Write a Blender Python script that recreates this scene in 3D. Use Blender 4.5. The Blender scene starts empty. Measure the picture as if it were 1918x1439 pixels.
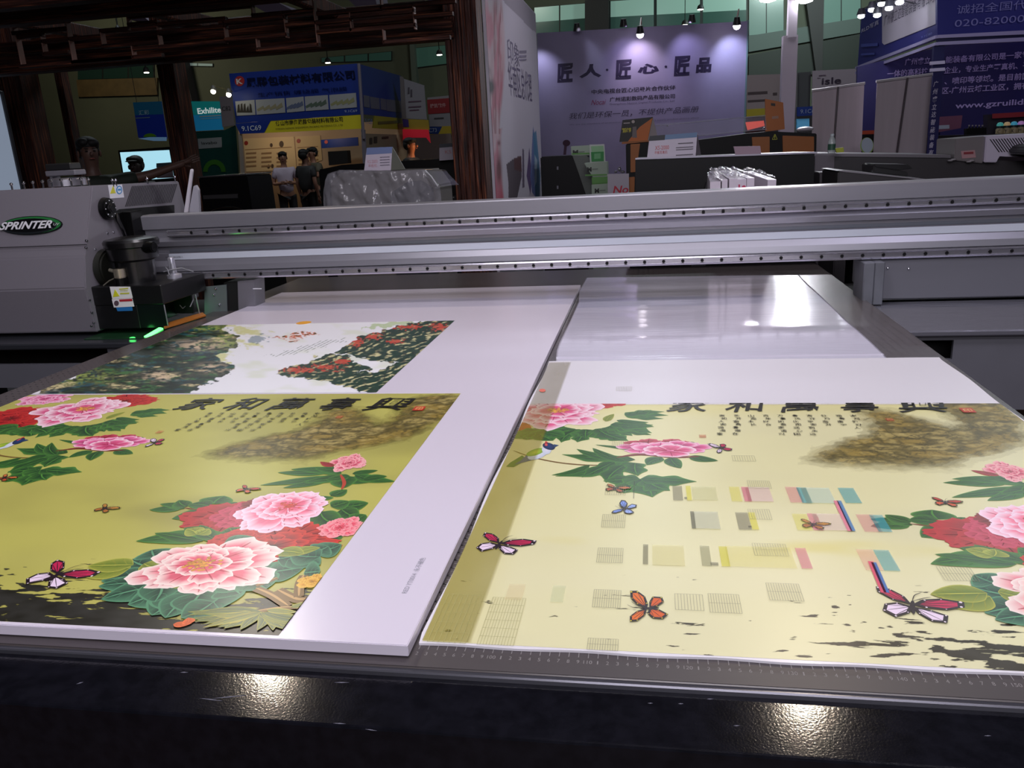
import bpy, bmesh, math, random
import numpy as np
from mathutils import Vector, Matrix
from mathutils.geometry import tessellate_polygon
random.seed(7)
SC = bpy.context.scene
COL = SC.collection

# ------------------------------------------------------------------ camera
FPX, CX, CY, CAMZ = 1512.79, 959.0, 719.5, 1.455
_roll, _vx, _vy = -0.0557, 1218.09, 265.10
_a = np.array([_vx - CX, _vy - CY, FPX]); _D = np.array([-_roll, 1.0, 0.0])
_D[2] = -(_D @ _a) / FPX; _D = _D / np.linalg.norm(_D)
AY = _a / np.linalg.norm(_a); AZ = -_D; AX = np.cross(AY, AZ)      # world axes seen in camera coordinates
cam_data = bpy.data.cameras.new('camera'); cam = bpy.data.objects.new('camera', cam_data); COL.objects.link(cam)
cam_data.sensor_width = 36; cam_data.lens = FPX / 1918 * 36; cam_data.clip_start = 0.02; cam_data.clip_end = 200
cam.matrix_world = Matrix(((AX[0], -AX[1], -AX[2], 0), (AY[0], -AY[1], -AY[2], 0), (AZ[0], -AZ[1], -AZ[2], CAMZ), (0, 0, 0, 1)))
SC.camera = cam
vs = SC.view_settings
vs.view_transform = 'Standard'; vs.look = 'None'; vs.gamma = 1; vs.use_curve_mapping = False; vs.exposure = 0.0

# ------------------------------------------------------------------ world and lights
W = bpy.data.worlds.new('hall'); SC.world = W; W.use_nodes = True
W.node_tree.nodes['Background'].inputs[0].default_value = (0.55, 0.62, 0.75, 1)
W.node_tree.nodes['Background'].inputs[1].default_value = 0.02

def lamp(kind, loc, power, color, size=0.1, target=None, angle=80, blend=0.6, size_y=None, name='light'):
    d = bpy.data.lights.new(name, kind); d.energy = power; d.color = color
    if kind == 'AREA':
        d.size = size
        if size_y: d.shape = 'RECTANGLE'; d.size_y = size_y
    else: d.shadow_soft_size = size
    if kind == 'SPOT': d.spot_size = math.radians(angle); d.spot_blend = blend
    o = bpy.data.objects.new(name, d); COL.objects.link(o); o.location = loc
    if target is not None: o.rotation_euler = (Vector(target) - Vector(loc)).to_track_quat('-Z', 'Y').to_euler()
    return o
WARM, COOL, WHITE = (1.0, 0.84, 0.66), (0.84, 0.80, 1.0), (0.97, 0.92, 1.0)
# the pergola's downlights over the printer
lamp('SPOT', (-1.81, 3.03, 2.75), 30, WARM, 0.05, (-1.1, 1.2, .95), 125, .8)
lamp('SPOT', (0.63, 3.01, 2.75), 24, WARM, 0.05, (0.3, 1.2, .95), 125, .8)
# overhead stand lighting, plus added fills for gantry front and far table
lamp('AREA', (0.4, -0.7, 3.3), 36, WHITE, 1.6, (0.1, 1.5, .9), size_y=0.5)
lamp('AREA', (1.6, 0.9, 3.2), 13, COOL, 0.9, (0.5, 1.7, .9), size_y=0.4)
lamp('AREA', (0.3, -2.6, 2.7), 54, (.95, .92, 1), 3.2, (0.0, 3.0, 1.1), size_y=0.8)  # unseen fill added behind the viewer to brighten the printer's front faces
lamp('AREA', (-0.3, 2.1, 3.4), 21, WHITE, 1.4, (-0.3, 2.3, .9), size_y=0.5)  # unseen overhead fill added for the far end of board and film
lamp('AREA', (-0.9, 0.8, 3.3), 18, WHITE, 0.9, (-0.9, 1.8, .9), size_y=0.4)

# ------------------------------------------------------------------ geometry from the picture's rays
def ray(x, y):
    d = np.array([x - CX, y - CY, FPX]); return np.array([d @ AX, d @ AY, d @ AZ])
class Pl:
    """a plane in the hall: origin o, unit axes u, v, normal n"""
    def __init__(s, o, u, v):
        s.o = np.array(o, float); s.u = np.array(u, float); s.v = np.array(v, float)
        s.u /= np.linalg.norm(s.u); s.v /= np.linalg.norm(s.v); s.n = np.cross(s.u, s.v)
    def W(s, x, y, h=0.0):
        c = np.array([0, 0, CAMZ]); r = ray(x, y); o = s.o + s.n * h
        return c + r * (((o - c) @ s.n) / (r @ s.n))
    def ab(s, x, y, h=0.0):
        p = s.W(x, y, h) - s.o; return (p @ s.u, p @ s.v)
    def P(s, a, b, h=0.0): return tuple(s.o + s.u * a + s.v * b + s.n * h)
    def poly(s, pts): return [s.ab(*q) for q in pts]
def YP(Y): return Pl((0, Y, 0), (1, 0, 0), (0, 0, 1))            # faces the viewer
def ZP(z): return Pl((0, 0, z), (1, 0, 0), (0, 1, 0))            # faces up
def XR(X): return Pl((X, 0, 0), (0, 1, 0), (0, 0, 1))            # faces right (+X)
def XL(X): return Pl((X, 0, 0), (0, -1, 0), (0, 0, 1))           # faces left (-X)

# ------------------------------------------------------------------ materials
def lin(c):
    r = []
    for v in c[:3]:
        v = v / 255.0; r.append(v / 12.92 if v <= 0.04045 else ((v + 0.055) / 1.055) ** 2.4)
    return tuple(r)
_mats = {}
def M(c, rough=0.5, metal=0.0, emit=0.0, coat=0.0, noise=0.0, nscale=40.0, bump=0.0, alpha=1.0, stretch=None, trans=0.0):
    key = (tuple(c), rough, metal, emit, coat, noise, nscale, bump, alpha, stretch, trans)
    if key in _mats: return _mats[key]
    m = bpy.data.materials.new('m%d' % len(_mats)); m.use_nodes = True; nt = m.node_tree; b = nt.nodes['Principled BSDF']
    L = lin(c); b.inputs['Base Color'].default_value = (*L, 1); b.inputs['Roughness'].default_value = rough
    b.inputs['Metallic'].default_value = metal; b.inputs['Coat Weight'].default_value = coat; b.inputs['Coat Roughness'].default_value = 0.1
    b.inputs['Transmission Weight'].default_value = trans; b.inputs['Alpha'].default_value = alpha
    if max(c[:3]) < 12: b.inputs['Specular IOR Level'].default_value = .25
    if emit: b.inputs['Emission Color'].default_value = (*L, 1); b.inputs['Emission Strength'].default_value = emit
    if noise or bump:
        tc = nt.nodes.new('ShaderNodeTexCoord'); mp = nt.nodes.new('ShaderNodeMapping'); nz = nt.nodes.new('ShaderNodeTexNoise')
        mp.inputs['Scale'].default_value = stretch or (1, 1, 1)
        nz.inputs['Scale'].default_value = nscale; nz.inputs['Detail'].default_value = 6
        nt.links.new(tc.outputs['Object'], mp.inputs[0]); nt.links.new(mp.outputs[0], nz.inputs['Vector'])
        if noise:
            mx = nt.nodes.new('ShaderNodeMix'); mx.data_type = 'RGBA'
            mx.inputs[6].default_value = (*[v * (1 - noise) for v in L], 1); mx.inputs[7].default_value = (*[min(1, v * (1 + noise)) for v in L], 1)
            rp = nt.nodes.new('ShaderNodeMapRange'); rp.inputs[1].default_value = .35; rp.inputs[2].default_value = .65
            nt.links.new(nz.outputs['Fac'], rp.inputs[0]); nt.links.new(rp.outputs[0], mx.inputs[0]); nt.links.new(mx.outputs[2], b.inputs['Base Color'])
        if bump:
            bp = nt.nodes.new('ShaderNodeBump'); bp.inputs['Strength'].default_value = bump; bp.inputs['Distance'].default_value = 0.01
            nt.links.new(nz.outputs['Fac'], bp.inputs['Height']); nt.links.new(bp.outputs[0], b.inputs['Normal'])
    _mats[key] = m; return m
def ink(name, rough=0.35, coat=0.0, emit=0.0):
    m = bpy.data.materials.new(name); m.use_nodes = True; nt = m.node_tree; b = nt.nodes['Principled BSDF']
    at = nt.nodes.new('ShaderNodeAttribute'); at.attribute_name = 'Col'
    nt.links.new(at.outputs['Color'], b.inputs['Base Color']); nt.links.new(at.outputs['Alpha'], b.inputs['Alpha'])
    if emit: nt.links.new(at.outputs['Color'], b.inputs['Emission Color']); b.inputs['Emission Strength'].default_value = emit
    b.inputs['Roughness'].default_value = rough; b.inputs['Coat Weight'].default_value = coat; b.inputs['Coat Roughness'].default_value = .12
    return m
INK = ink('printed_ink', 0.32); INKM = ink('matt_ink', 0.7)

# ------------------------------------------------------------------ objects
def tag(o, label=None, cat=None, group=None, kind=None):
    if label: o['label'] = label
    if cat: o['category'] = cat
    if group: o['group'] = group
    if kind: o['kind'] = kind
    return o
def wloc(o):
    v = Vector((0, 0, 0))
    while o is not None: v += o.location; o = o.parent
    return v
def thing(name, label, cat, loc, group=None, kind=None):
    o = bpy.data.objects.new(name, None); o.empty_display_size = .05; COL.objects.link(o); o.location = loc
    return tag(o, label, cat, group, kind)
def link_mesh(name, V, Fc, mat, parent=None, cols=None, smooth=False, label=None, cat=None, group=None, kind=None):
    V = np.asarray(V, float)
    if parent is not None: org = np.array(wloc(parent))
    else: org = np.array([(V[:, 0].min() + V[:, 0].max()) / 2, (V[:, 1].min() + V[:, 1].max()) / 2, V[:, 2].min()])
    me = bpy.data.meshes.new(name); me.from_pydata((V - org).tolist(), [], Fc)
    if cols is not None:
        at = me.color_attributes.new('Col', 'FLOAT_COLOR', 'POINT')
        c = np.ones((len(V), 4)); cc = np.asarray(cols, float); c[:, :cc.shape[1]] = cc
        at.data.foreach_set('color', c.ravel())
    if smooth: me.polygons.foreach_set('use_smooth', [True] * len(me.polygons))
    me.materials.append(mat); me.update()
    o = bpy.data.objects.new(name, me); COL.objects.link(o)
    if parent is not None: o.parent = parent
    else: o.location = org
    return tag(o, label, cat, group, kind)
GROUND = {330, 345, 395, 420, 425, 430}
class B:
    def __init__(s): s.bm = bmesh.new()
    def box(s, lo, hi, bev=0.0, seg=1):
        t = bmesh.new(); bmesh.ops.create_cube(t, size=1)
        for v in t.verts: v.co = Vector([(lo[i] + hi[i]) / 2 + v.co[i] * (hi[i] - lo[i]) for i in range(3)])
        if bev: bmesh.ops.bevel(t, geom=t.edges[:], offset=bev, segments=seg, affect='EDGES', clamp_overlap=True)
        return s._add(t)
    def _add(s, t):
        me = bpy.data.meshes.new('t'); t.to_mesh(me); s.bm.from_mesh(me); bpy.data.meshes.remove(me); t.free(); return s
    def prism(s, pl, pts, h0, h1, bev=0.0):
        t = bmesh.new(); n = len(pts)
        ar = sum(pts[i][0] * pts[(i + 1) % n][1] - pts[(i + 1) % n][0] * pts[i][1] for i in range(n))
        if ar < 0: pts = pts[::-1]
        lo = [t.verts.new(pl.P(a, b, h0)) for a, b in pts]; hi = [t.verts.new(pl.P(a, b, h1)) for a, b in pts]
        t.faces.new(lo[::-1]); t.faces.new(hi)
        for i in range(n): t.faces.new((lo[i], lo[(i + 1) % n], hi[(i + 1) % n], hi[i]))
        if bev: bmesh.ops.bevel(t, geom=t.edges[:], offset=bev, segments=2, affect='EDGES', clamp_overlap=True)
        return s._add(t)
    def prismx(s, pl, px, h0, h1, bev=0.0):
        # picture rows listed in GROUND stand for the floor: that edge goes down to z = 0
        pts = [(q[0], 0.0) if (g[1] in GROUND and abs(pl.n[2]) < .01 and np.linalg.norm(pl.W(*g) - np.array([0, 0, CAMZ])) > 4.2) else q for q, g in zip(pl.poly(px), px)]
        return s.prism(pl, pts, h0, h1, bev)
    def cyl(s, p0, p1, r0, r1=None, n=20, bev=0.0):
        r1 = r0 if r1 is None else r1; t = bmesh.new(); p0 = Vector(p0); p1 = Vector(p1); d = p1 - p0
        bmesh.ops.create_cone(t, cap_ends=True, segments=n, radius1=r0, radius2=r1, depth=d.length)
        if bev:
            es = [e for e in t.edges if abs(e.verts[0].co.z - e.verts[1].co.z) < 1e-6]
            bmesh.ops.bevel(t, geom=es, offset=bev, segments=2, affect='EDGES', clamp_overlap=True)
        q = d.to_track_quat('Z', 'Y')
        for v in t.verts: v.co = q @ v.co + (p0 + p1) / 2
        return s._add(t)
    def sph(s, c, r, n=12):
        t = bmesh.new(); bmesh.ops.create_uvsphere(t, u_segments=n * 2, v_segments=n, radius=1)
        r = r if hasattr(r, '__len__') else (r, r, r)
        for v in t.verts: v.co = Vector([c[i] + v.co[i] * r[i] for i in range(3)])
        return s._add(t)
    def tube(s, pts, r, n=8):
        t = bmesh.new(); P = [Vector(p) for p in pts]; rings = []
        for i, p in enumerate(P):
            d = (P[min(i + 1, len(P) - 1)] - P[max(i - 1, 0)]).normalized(); q = d.to_track_quat('Z', 'Y')
            rr = r[i] if hasattr(r, '__len__') else r
            rings.append([t.verts.new(p + q @ Vector((math.cos(k * 2 * math.pi / n) * rr, math.sin(k * 2 * math.pi / n) * rr, 0))) for k in range(n)])
        for a, b in zip(rings, rings[1:]):
            for k in range(n): t.faces.new((a[k], a[(k + 1) % n], b[(k + 1) % n], b[k]))
        t.faces.new(rings[0][::-1]); t.faces.new(rings[-1]); return s._add(t)
    def lathe(s, c, prof, n=24):
        t = bmesh.new(); rings = []
        for r, z in prof: rings.append([t.verts.new((c[0] + math.cos(k * 2 * math.pi / n) * r, c[1] + math.sin(k * 2 * math.pi / n) * r, c[2] + z)) for k in range(n)])
        for a, b in zip(rings, rings[1:]):
            for k in range(n): t.faces.new((a[k], a[(k + 1) % n], b[(k + 1) % n], b[k]))
        t.faces.new(rings[0][::-1]); t.faces.new(rings[-1]); return s._add(t)
    def build(s, name, mat, parent=None, smooth=False, label=None, cat=None, group=None, kind=None):
        me = bpy.data.meshes.new(name); V = np.array([v.co[:] for v in s.bm.verts])
        if parent is not None: org = wloc(parent)
        else: org = Vector(((V[:, 0].min() + V[:, 0].max()) / 2, (V[:, 1].min() + V[:, 1].max()) / 2, V[:, 2].min()))
        for v in s.bm.verts: v.co -= org
        bmesh.ops.recalc_face_normals(s.bm, faces=s.bm.faces[:])
        s.bm.to_mesh(me); s.bm.free(); me.materials.append(mat)
        if smooth:
            me.polygons.foreach_set('use_smooth', [True] * len(me.polygons))
            me.set_sharp_from_angle(angle=math.radians(40))
        o = bpy.data.objects.new(name, me); COL.objects.link(o)
        if parent is not None: o.parent = parent
        else: o.location = org
        return tag(o, label, cat, group, kind)
def slab(name, pl, px, mat, parent=None, h0=0.0, h1=0.01, bev=0.0, **k):
    return B().prismx(pl, px, h0, h1, bev).build(name, mat, parent, **k)
def strips(name, pl, quads, mat, parent, h0=.0005, h1=.0015, kind='stuff', **k):
    b = B()
    for q in quads: b.prismx(pl, q, h0, h1)
    return b.build(name, mat, parent, kind=kind, **k)

# ------------------------------------------------------------------ lettering
_tc = {}
def text_tris(s, bold=0.0, shear=0.0):
    k = (s, bold, shear)
    if k in _tc: return _tc[k]
    cu = bpy.data.curves.new('t', 'FONT'); cu.body = s; cu.size = 1; cu.offset = bold; cu.shear = shear; cu.resolution_u = 3; cu.fill_mode = 'FRONT'
    ob = bpy.data.objects.new('t', cu); COL.objects.link(ob)
    dg = bpy.context.evaluated_depsgraph_get(); me = bpy.data.meshes.new_from_object(ob.evaluated_get(dg))
    V = np.array([v.co[:2] for v in me.vertices]).reshape(-1, 2); me.calc_loop_triangles(); T = np.array([t.vertices[:] for t in me.loop_triangles]).reshape(-1, 3)
    bpy.data.objects.remove(ob); bpy.data.curves.remove(cu); bpy.data.meshes.remove(me)
    if len(V): V = (V - V.min(0)) / np.maximum(V.max(0) - V.min(0), 1e-6)
    _tc[k] = (V, T); return V, T
def text(name, pl, s, p0, p1, mat, parent, h=.002, bold=0.0, shear=0.0, hp=None, **k):
    """lettering s between the picture points p0 (lower left) and p1 (upper right) on plane pl"""
    V, T = text_tris(s, bold, shear)
    if not len(V): return None
    a0, b0 = pl.ab(*p0); a1, b1 = pl.ab(*p1)
    if hp: b1 = pl.ab(p0[0], p0[1] - hp)[1]
    Wd = [pl.P(a0 + (a1 - a0) * x, b0 + (b1 - b0) * y, h) for x, y in V]
    return link_mesh(name, Wd, T.tolist(), mat, parent, **k)

# ------------------------------------------------------------------ noise and painted prints
def _h(ix, iy, seed):
    n = (ix * 374761393 + iy * 668265263 + seed * 974711) & 0x7fffffff
    n = ((n ^ (n >> 13)) * 1274126177) & 0x7fffffff; n = n ^ (n >> 16)
    return (n & 0xffff) / 65535.0
def vn(x, y, seed=0):
    ix = np.floor(x).astype(np.int64); iy = np.floor(y).astype(np.int64); fx = x - ix; fy = y - iy
    fx = fx * fx * (3 - 2 * fx); fy = fy * fy * (3 - 2 * fy)
    return (_h(ix, iy, seed) * (1 - fx) + _h(ix + 1, iy, seed) * fx) * (1 - fy) + (_h(ix, iy + 1, seed) * (1 - fx) + _h(ix + 1, iy + 1, seed) * fx) * fy
def fbm(x, y, seed=0, o=4):
    s = 0; a = .5; t = 0
    for i in range(o): s = s + a * vn(x * 2 ** i, y * 2 ** i, seed + i * 17); t += a; a *= .5
    return s / t
def sm(x, a, b):
    t = np.clip((x - a) / (b - a), 0, 1); return t * t * (3 - 2 * t)
def mixc(c, d, t): return c * (1 - t[..., None]) + np.array(d) * t[..., None]
def grid_paint(name, pl, a0, a1, b0, b1, na, nb, fn, parent, mat, h=.0005, **k):
    """a print: fine mesh on plane pl whose vertex colours are the printed ink; fn(a, b) -> rgb or rgba, linear"""
    A, Bb = np.meshgrid(np.linspace(a0, a1, na), np.linspace(b0, b1, nb))
    c = fn(A, Bb).reshape(-1, fn(A[:1, :1], Bb[:1, :1]).shape[-1])
    V = pl.o + A.reshape(-1, 1) * pl.u + Bb.reshape(-1, 1) * pl.v + h * pl.n
    i = (np.arange(nb - 1)[:, None] * na + np.arange(na - 1)).ravel()
    Fq = np.stack([i, i + 1, i + na + 1, i + na], 1)
    if c.shape[1] == 4:
        keep = (c[Fq, 3].max(1) > .01); Fq = Fq[keep]
        used = np.unique(Fq); re = np.zeros(len(V), int); re[used] = np.arange(len(used)); V = V[used]; c = c[used]; Fq = re[Fq]
    return link_mesh(name, V, Fq.tolist(), mat, parent, cols=c, **k)
def to_px(pl, A, Bb):
    w = pl.o + A[..., None] * pl.u + Bb[..., None] * pl.v - np.array([0, 0, CAMZ])
    c = w[..., :1] * AX + w[..., 1:2] * AY + w[..., 2:] * AZ
    return CX + FPX * c[..., 0] / c[..., 2], CY + FPX * c[..., 1] / c[..., 2]
def inpoly(x, y, poly):
    r = np.zeros(x.shape, bool); n = len(poly)
    for i in range(n):
        (x0, y0), (x1, y1) = poly[i], poly[(i + 1) % n]
        if y0 == y1: continue
        r ^= ((y0 > y) != (y1 > y)) & (x < (x1 - x0) * (y - y0) / (y1 - y0) + x0)
    return r
# ------------------------------------------------------------------ the flower picture, drawn once in the left board's own coordinates
BOARD_Z, SHEET_Z = 0.965, 0.953
LP, RP = ZP(BOARD_Z), ZP(SHEET_Z)
OFF = (1.026, 0.026)                                    # where the same picture lies on the right sheet
def Lc(x, y): return np.array(LP.ab(x, y))
def Rc(x, y): return np.array(RP.ab(x, y)) - np.array(OFF)
class Art:
    def __init__(s): s.el = []; s.cur = None
    def begin(s, name, label=None): s.cur = dict(name=name, label=label, V=[], C=[], T=[], n=0, L=0); s.el.append(s.cur)
    def tris(s, V, C, T, dl=1):
        e = s.cur; e['L'] += dl
        V = np.asarray(V, float); C = np.asarray(C, float)
        if C.ndim == 1: C = np.tile(C, (len(V), 1))
        if C.shape[1] == 3: C = np.hstack([C, np.ones((len(C), 1))])
        e['V'].append(np.hstack([V, np.full((len(V), 1), e['L'])])); e['C'].append(C); e['T'].append(np.asarray(T) + e['n']); e['n'] += len(V)
    def fan(s, c, ring, cc, rc, dl=1):
        V = [c] + list(ring); n = len(ring); C = [cc] + ([rc] * n if np.ndim(rc) == 1 else list(rc))
        s.tris(V, C, [(0, i + 1, (i + 1) % n + 1) for i in range(n)], dl)
    def poly(s, pts, col, dl=1):
        t = tessellate_polygon([[Vector((p[0], p[1], 0)) for p in pts]]); s.tris(pts, col, t, dl)
    def stroke(s, pts, w, col, taper=True, dl=1):
        P = np.array(pts, float)
        # smooth resample
        n = max(8, len(P) * 4); t = np.linspace(0, len(P) - 1, n); i = np.clip(t.astype(int), 0, len(P) - 2); f = (t - i)[:, None]
        Pm = P[np.maximum(i - 1, 0)]; P0 = P[i]; P1 = P[i + 1]; P2 = P[np.minimum(i + 2, len(P) - 1)]
        Q = .5 * (2 * P0 + (P1 - Pm) * f + (2 * Pm - 5 * P0 + 4 * P1 - P2) * f ** 2 + (3 * P0 - Pm - 3 * P1 + P2) * f ** 3)
        d = np.gradient(Q, axis=0); d /= np.linalg.norm(d, axis=1)[:, None] + 1e-9; nn = np.stack([-d[:, 1], d[:, 0]], 1)
        u = np.linspace(0, 1, n); ww = w * (np.sin(np.pi * np.clip(u * .94 + .04, 0, 1)) ** .6 if taper else np.ones(n)) / 2
        V = np.vstack([Q + nn * ww[:, None], Q - nn * ww[:, None]])
        s.tris(V, col, [t for k in range(n - 1) for t in ((k, k + 1, n + k + 1), (k, n + k + 1, n + k))], dl)
def c4(*c): return np.array(lin(c))
rnd = random.Random(11)
def petal(art, c, ang, r0, r1, wid, cin, cmid, cout, sx, sy, k=14):
    """one ruffled petal from radius r0 to r1 around centre c (ellipse sx, sy)"""
    ring = []; cols = []
    for i in range(k + 1):
        u = i / k; th = ang + (u - .5) * wid; e = math.sin(math.pi * u) ** .32
        rr = r0 + (r1 - r0) * e * (1 + rnd.uniform(-.10, .05) - .05 * (i % 3 == 0)) if 0 < i < k else r0 + (r1 - r0) * .12
        ring.append((c[0] + math.cos(th) * rr * sx, c[1] + math.sin(th) * rr * sy)); cols.append(cout * rnd.uniform(.93, 1.0))
    base = (c[0] + math.cos(ang) * r0 * .45 * sx, c[1] + math.sin(ang) * r0 * .45 * sy)
    mid = [(base[0] + (p[0] - base[0]) * .68, base[1] + (p[1] - base[1]) * .68) for p in ring]
    V = [base] + mid + ring; n = k + 1
    C = [cin] + [cmid * rnd.uniform(.85, 1.1) for _ in mid] + cols
    T = [(0, i + 1, i + 2) for i in range(k)] + [t for i in range(k) for t in ((i + 1, n + i + 1, n + i + 2), (i + 1, n + i + 2, i + 2))]
    art.tris(V, np.clip(C, 0, 1), T)
    if rnd.random() < .8:                                  # a vein
        for q in (2, k // 2, k - 2):
            art.stroke([base, mid[q], (mid[q][0] * .35 + ring[q][0] * .65, mid[q][1] * .35 + ring[q][1] * .65)], (r1 - r0) * .035 * sx, np.append(cin, .45), dl=.2)
def peony(art, c, rx, ry, pal, heart=None, hoff=(0, 0), open_=.3):
    cin, cmid, cout = [c4(*q) for q in pal]
    ph = rnd.uniform(0, 6)
    for ring, (ra, rb, n, w) in enumerate(((.45, 1.0, 9, .95), (.32, .84, 8, 1.0), (.22, .66, 7, 1.1), (.1, .46, 6, 1.3))):
        cc = (c[0] + hoff[0] * rx * ring * .33, c[1] + hoff[1] * ry * ring * .33)
        for i in range(n):
            a = ph + ring * .37 + (i + rnd.uniform(-.28, .28)) * 2 * math.pi / n
            sc = rnd.uniform(.78, 1.12)
            petal(art, cc, a, ra * .6, rb * sc, w * 2 * math.pi / n * 1.5, cin, cmid, cout, rx, ry)
    cc = (c[0] + hoff[0] * rx, c[1] + hoff[1] * ry)
    if heart:
        h1 = c4(*heart)
        for i in range(46):
            a = rnd.uniform(0, 6.28); r = rnd.uniform(0, open_); x = cc[0] + math.cos(a) * r * rx; y = cc[1] + math.sin(a) * r * ry * .8; q = rx * .035
            art.fan((x, y), [(x + math.cos(t) * q, y + math.sin(t) * q * .8) for t in (0, 1.25, 2.5, 3.8, 5)], np.clip(h1 * rnd.uniform(.7, 1.5), 0, 1), np.clip(h1 * rnd.uniform(.35, .9), 0, 1), .05)
    else:
        for i in range(10):
            a = rnd.uniform(0, 6.28); petal(art, cc, a, .02, open_ * rnd.uniform(.6, 1.2), 1.5, cin, cmid, cout, rx, ry, 6)
DK, LG = c4(12, 52, 26), c4(84, 146, 58)
def leaf(art, p, q, w, dark=DK, light=LG, rim=None, lobes=0):
    p = np.array(p); q = np.array(q); d = q - p; L = np.linalg.norm(d) + 1e-9; d = d / L; nn = np.array([-d[1], d[0]])
    n = 9; bend = rnd.uniform(-.12, .12) * L
    mid = [p + d * L * t + nn * bend * math.sin(math.pi * t) for t in np.linspace(0, 1, n)]
    for s in (1, -1):
        ed = []
        for i, t in enumerate(np.linspace(0, 1, n)):
            ww = w * math.sin(math.pi * min(1, t ** .8)) ** .75 * (1 - .25 * t)
            if lobes: ww *= 1 + .28 * math.sin(t * lobes * 6.28)
            ed.append(mid[i] + nn * s * ww * .5)
        V = mid + ed; cm = dark * rnd.uniform(.8, 1.1); ce = (dark * .55 + light * .45) * rnd.uniform(.75, 1.15)
        if s > 0: ce = ce * 1.2
        cd = [cm] * n + [ce] * n
        art.tris(V, np.clip(cd, 0, 1), [t for k in range(n - 1) for t in ((k, k + 1, n + k + 1), (k, n + k + 1, n + k))], .5)
        art.stroke(ed, w * .045, rim if rim is not None else np.append(light, .8), dl=.1)
        for t in (2, 4, 6): art.stroke([mid[t - 1], (mid[t] + ed[t] * 1.0) / 2, ed[min(n - 1, t + 1)] * .9 + mid[t] * .1], w * .025, np.append(light, .45), dl=.02)
    art.stroke(mid, w * .05, np.append(light * 1.15, .8), dl=.2)
def fronds(art, c, n, r, a0, a1, w, dark=DK, light=LG, sy=.8, lobes=0, hollow=0):
    for i in range(n):
        a = a0 + (a1 - a0) * (i + .5) / n + rnd.uniform(-.12, .12); rr = r * rnd.uniform(.75, 1.1)
        s = (c[0] + math.cos(a) * r * hollow, c[1] + math.sin(a) * r * hollow * sy)
        leaf(art, s, (c[0] + math.cos(a) * rr, c[1] + math.sin(a) * rr * sy), w * rnd.uniform(.8, 1.15), dark, light, lobes=lobes)
def wing(art, pts, cin, cout, spots=None):
    c = np.mean(pts, axis=0); art.poly(pts, cout)
    inn = [c * .28 + np.array(p) * .72 for p in pts]; art.poly(inn, cin)
    for p in inn: art.stroke([pts[0], (np.array(pts[0]) + p) / 2, p], np.linalg.norm(np.ptp(np.array(pts), axis=0)) * .022, cout, dl=.1)
    if spots is not None:
        for p in pts[1:]:
            q = c * .14 + np.array(p) * .86; r = np.linalg.norm(np.array(p) - c) * .07
            art.fan(q, [q + r * np.array((math.cos(t), math.sin(t))) for t in (0, 1.25, 2.5, 3.8, 5)], spots, spots, .1)
def bfly(art, c, s, rot, c1, c2, rim=(30, 12, 28), spots=(240, 225, 235)):
    """butterfly seen at three quarters: two upper and two lower wings, body and feelers"""
    R_ = np.array([[math.cos(rot), -math.sin(rot)], [math.sin(rot), math.cos(rot)]]); c = np.array(c)
    T = lambda P: [c + R_ @ (np.array(p) * s) for p in P]
    rim = c4(*rim); sp = c4(*spots) if spots else None
    wing(art, T([(0, .05), (.25, .25), (.62, .32), (1.0, .22), (.95, .02), (.6, -.1), (.2, -.05)]), c4(*c1), rim, sp)
    wing(art, T([(0, .05), (-.05, .35), (-.25, .62), (-.5, .7), (-.52, .5), (-.3, .2)]), c4(*c1), rim, sp)
    wing(art, T([(0, -.02), (.3, -.12), (.55, -.3), (.45, -.55), (.2, -.52), (.02, -.25)]), c4(*c2), rim, sp)
    wing(art, T([(0, -.02), (-.25, .12), (-.5, .05), (-.6, -.2), (-.42, -.42), (-.12, -.25)]), c4(*c2), rim, sp)
    art.stroke(T([(-.06, -.28), (0, 0), (.06, .2)]), s * .09, rim)
    art.stroke(T([(.05, .18), (.15, .4), (.32, .52)]), s * .018, rim); art.stroke(T([(.05, .18), (.28, .3), (.45, .36)]), s * .018, rim)

art = Art()
YG, YGL = c4(95, 120, 30), c4(190, 190, 80)
BG, BGL = c4(8, 48, 38), c4(96, 158, 118)
RED = ((70, 4, 10), (165, 14, 18), (205, 45, 38)); CRIM = ((90, 5, 25), (170, 20, 55), (205, 60, 95))
PINK = ((180, 20, 80), (226, 92, 142), (252, 228, 238)); PINK2 = ((195, 18, 60), (228, 92, 118), (252, 236, 226))
MAG = ((150, 20, 80), (225, 90, 150), (250, 205, 225)); CORAL = ((190, 25, 50), (235, 80, 105), (250, 170, 175))
# top left: pink peony among red ones
art.begin('red_peony'); peony(art, Lc(20, 785), .10, .085, RED); peony(art, Lc(235, 752), .085, .055, RED); peony(art, Lc(85, 748), .07, .05, MAG)
art.begin('leaf_spray')
fronds(art, Lc(160, 790), 16, .15, -2.8, .1, .045, sy=.62, lobes=3, hollow=.3); fronds(art, Rc(1170, 778), 8, .075, -.5, .7, .03, sy=.7, lobes=2)
fronds(art, Lc(60, 800), 8, .10, -2.9, -.6, .05, sy=.6, hollow=.3); leaf(art, Rc(1135, 790), Rc(1150, 776), .02, YG, YGL); leaf(art, Rc(1155, 788), Rc(1215, 792), .025)
art.begin('pink_peony'); peony(art, Lc(148, 770), .105, .095, PINK, (240, 170, 60), (.02, .15), .22)
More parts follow.
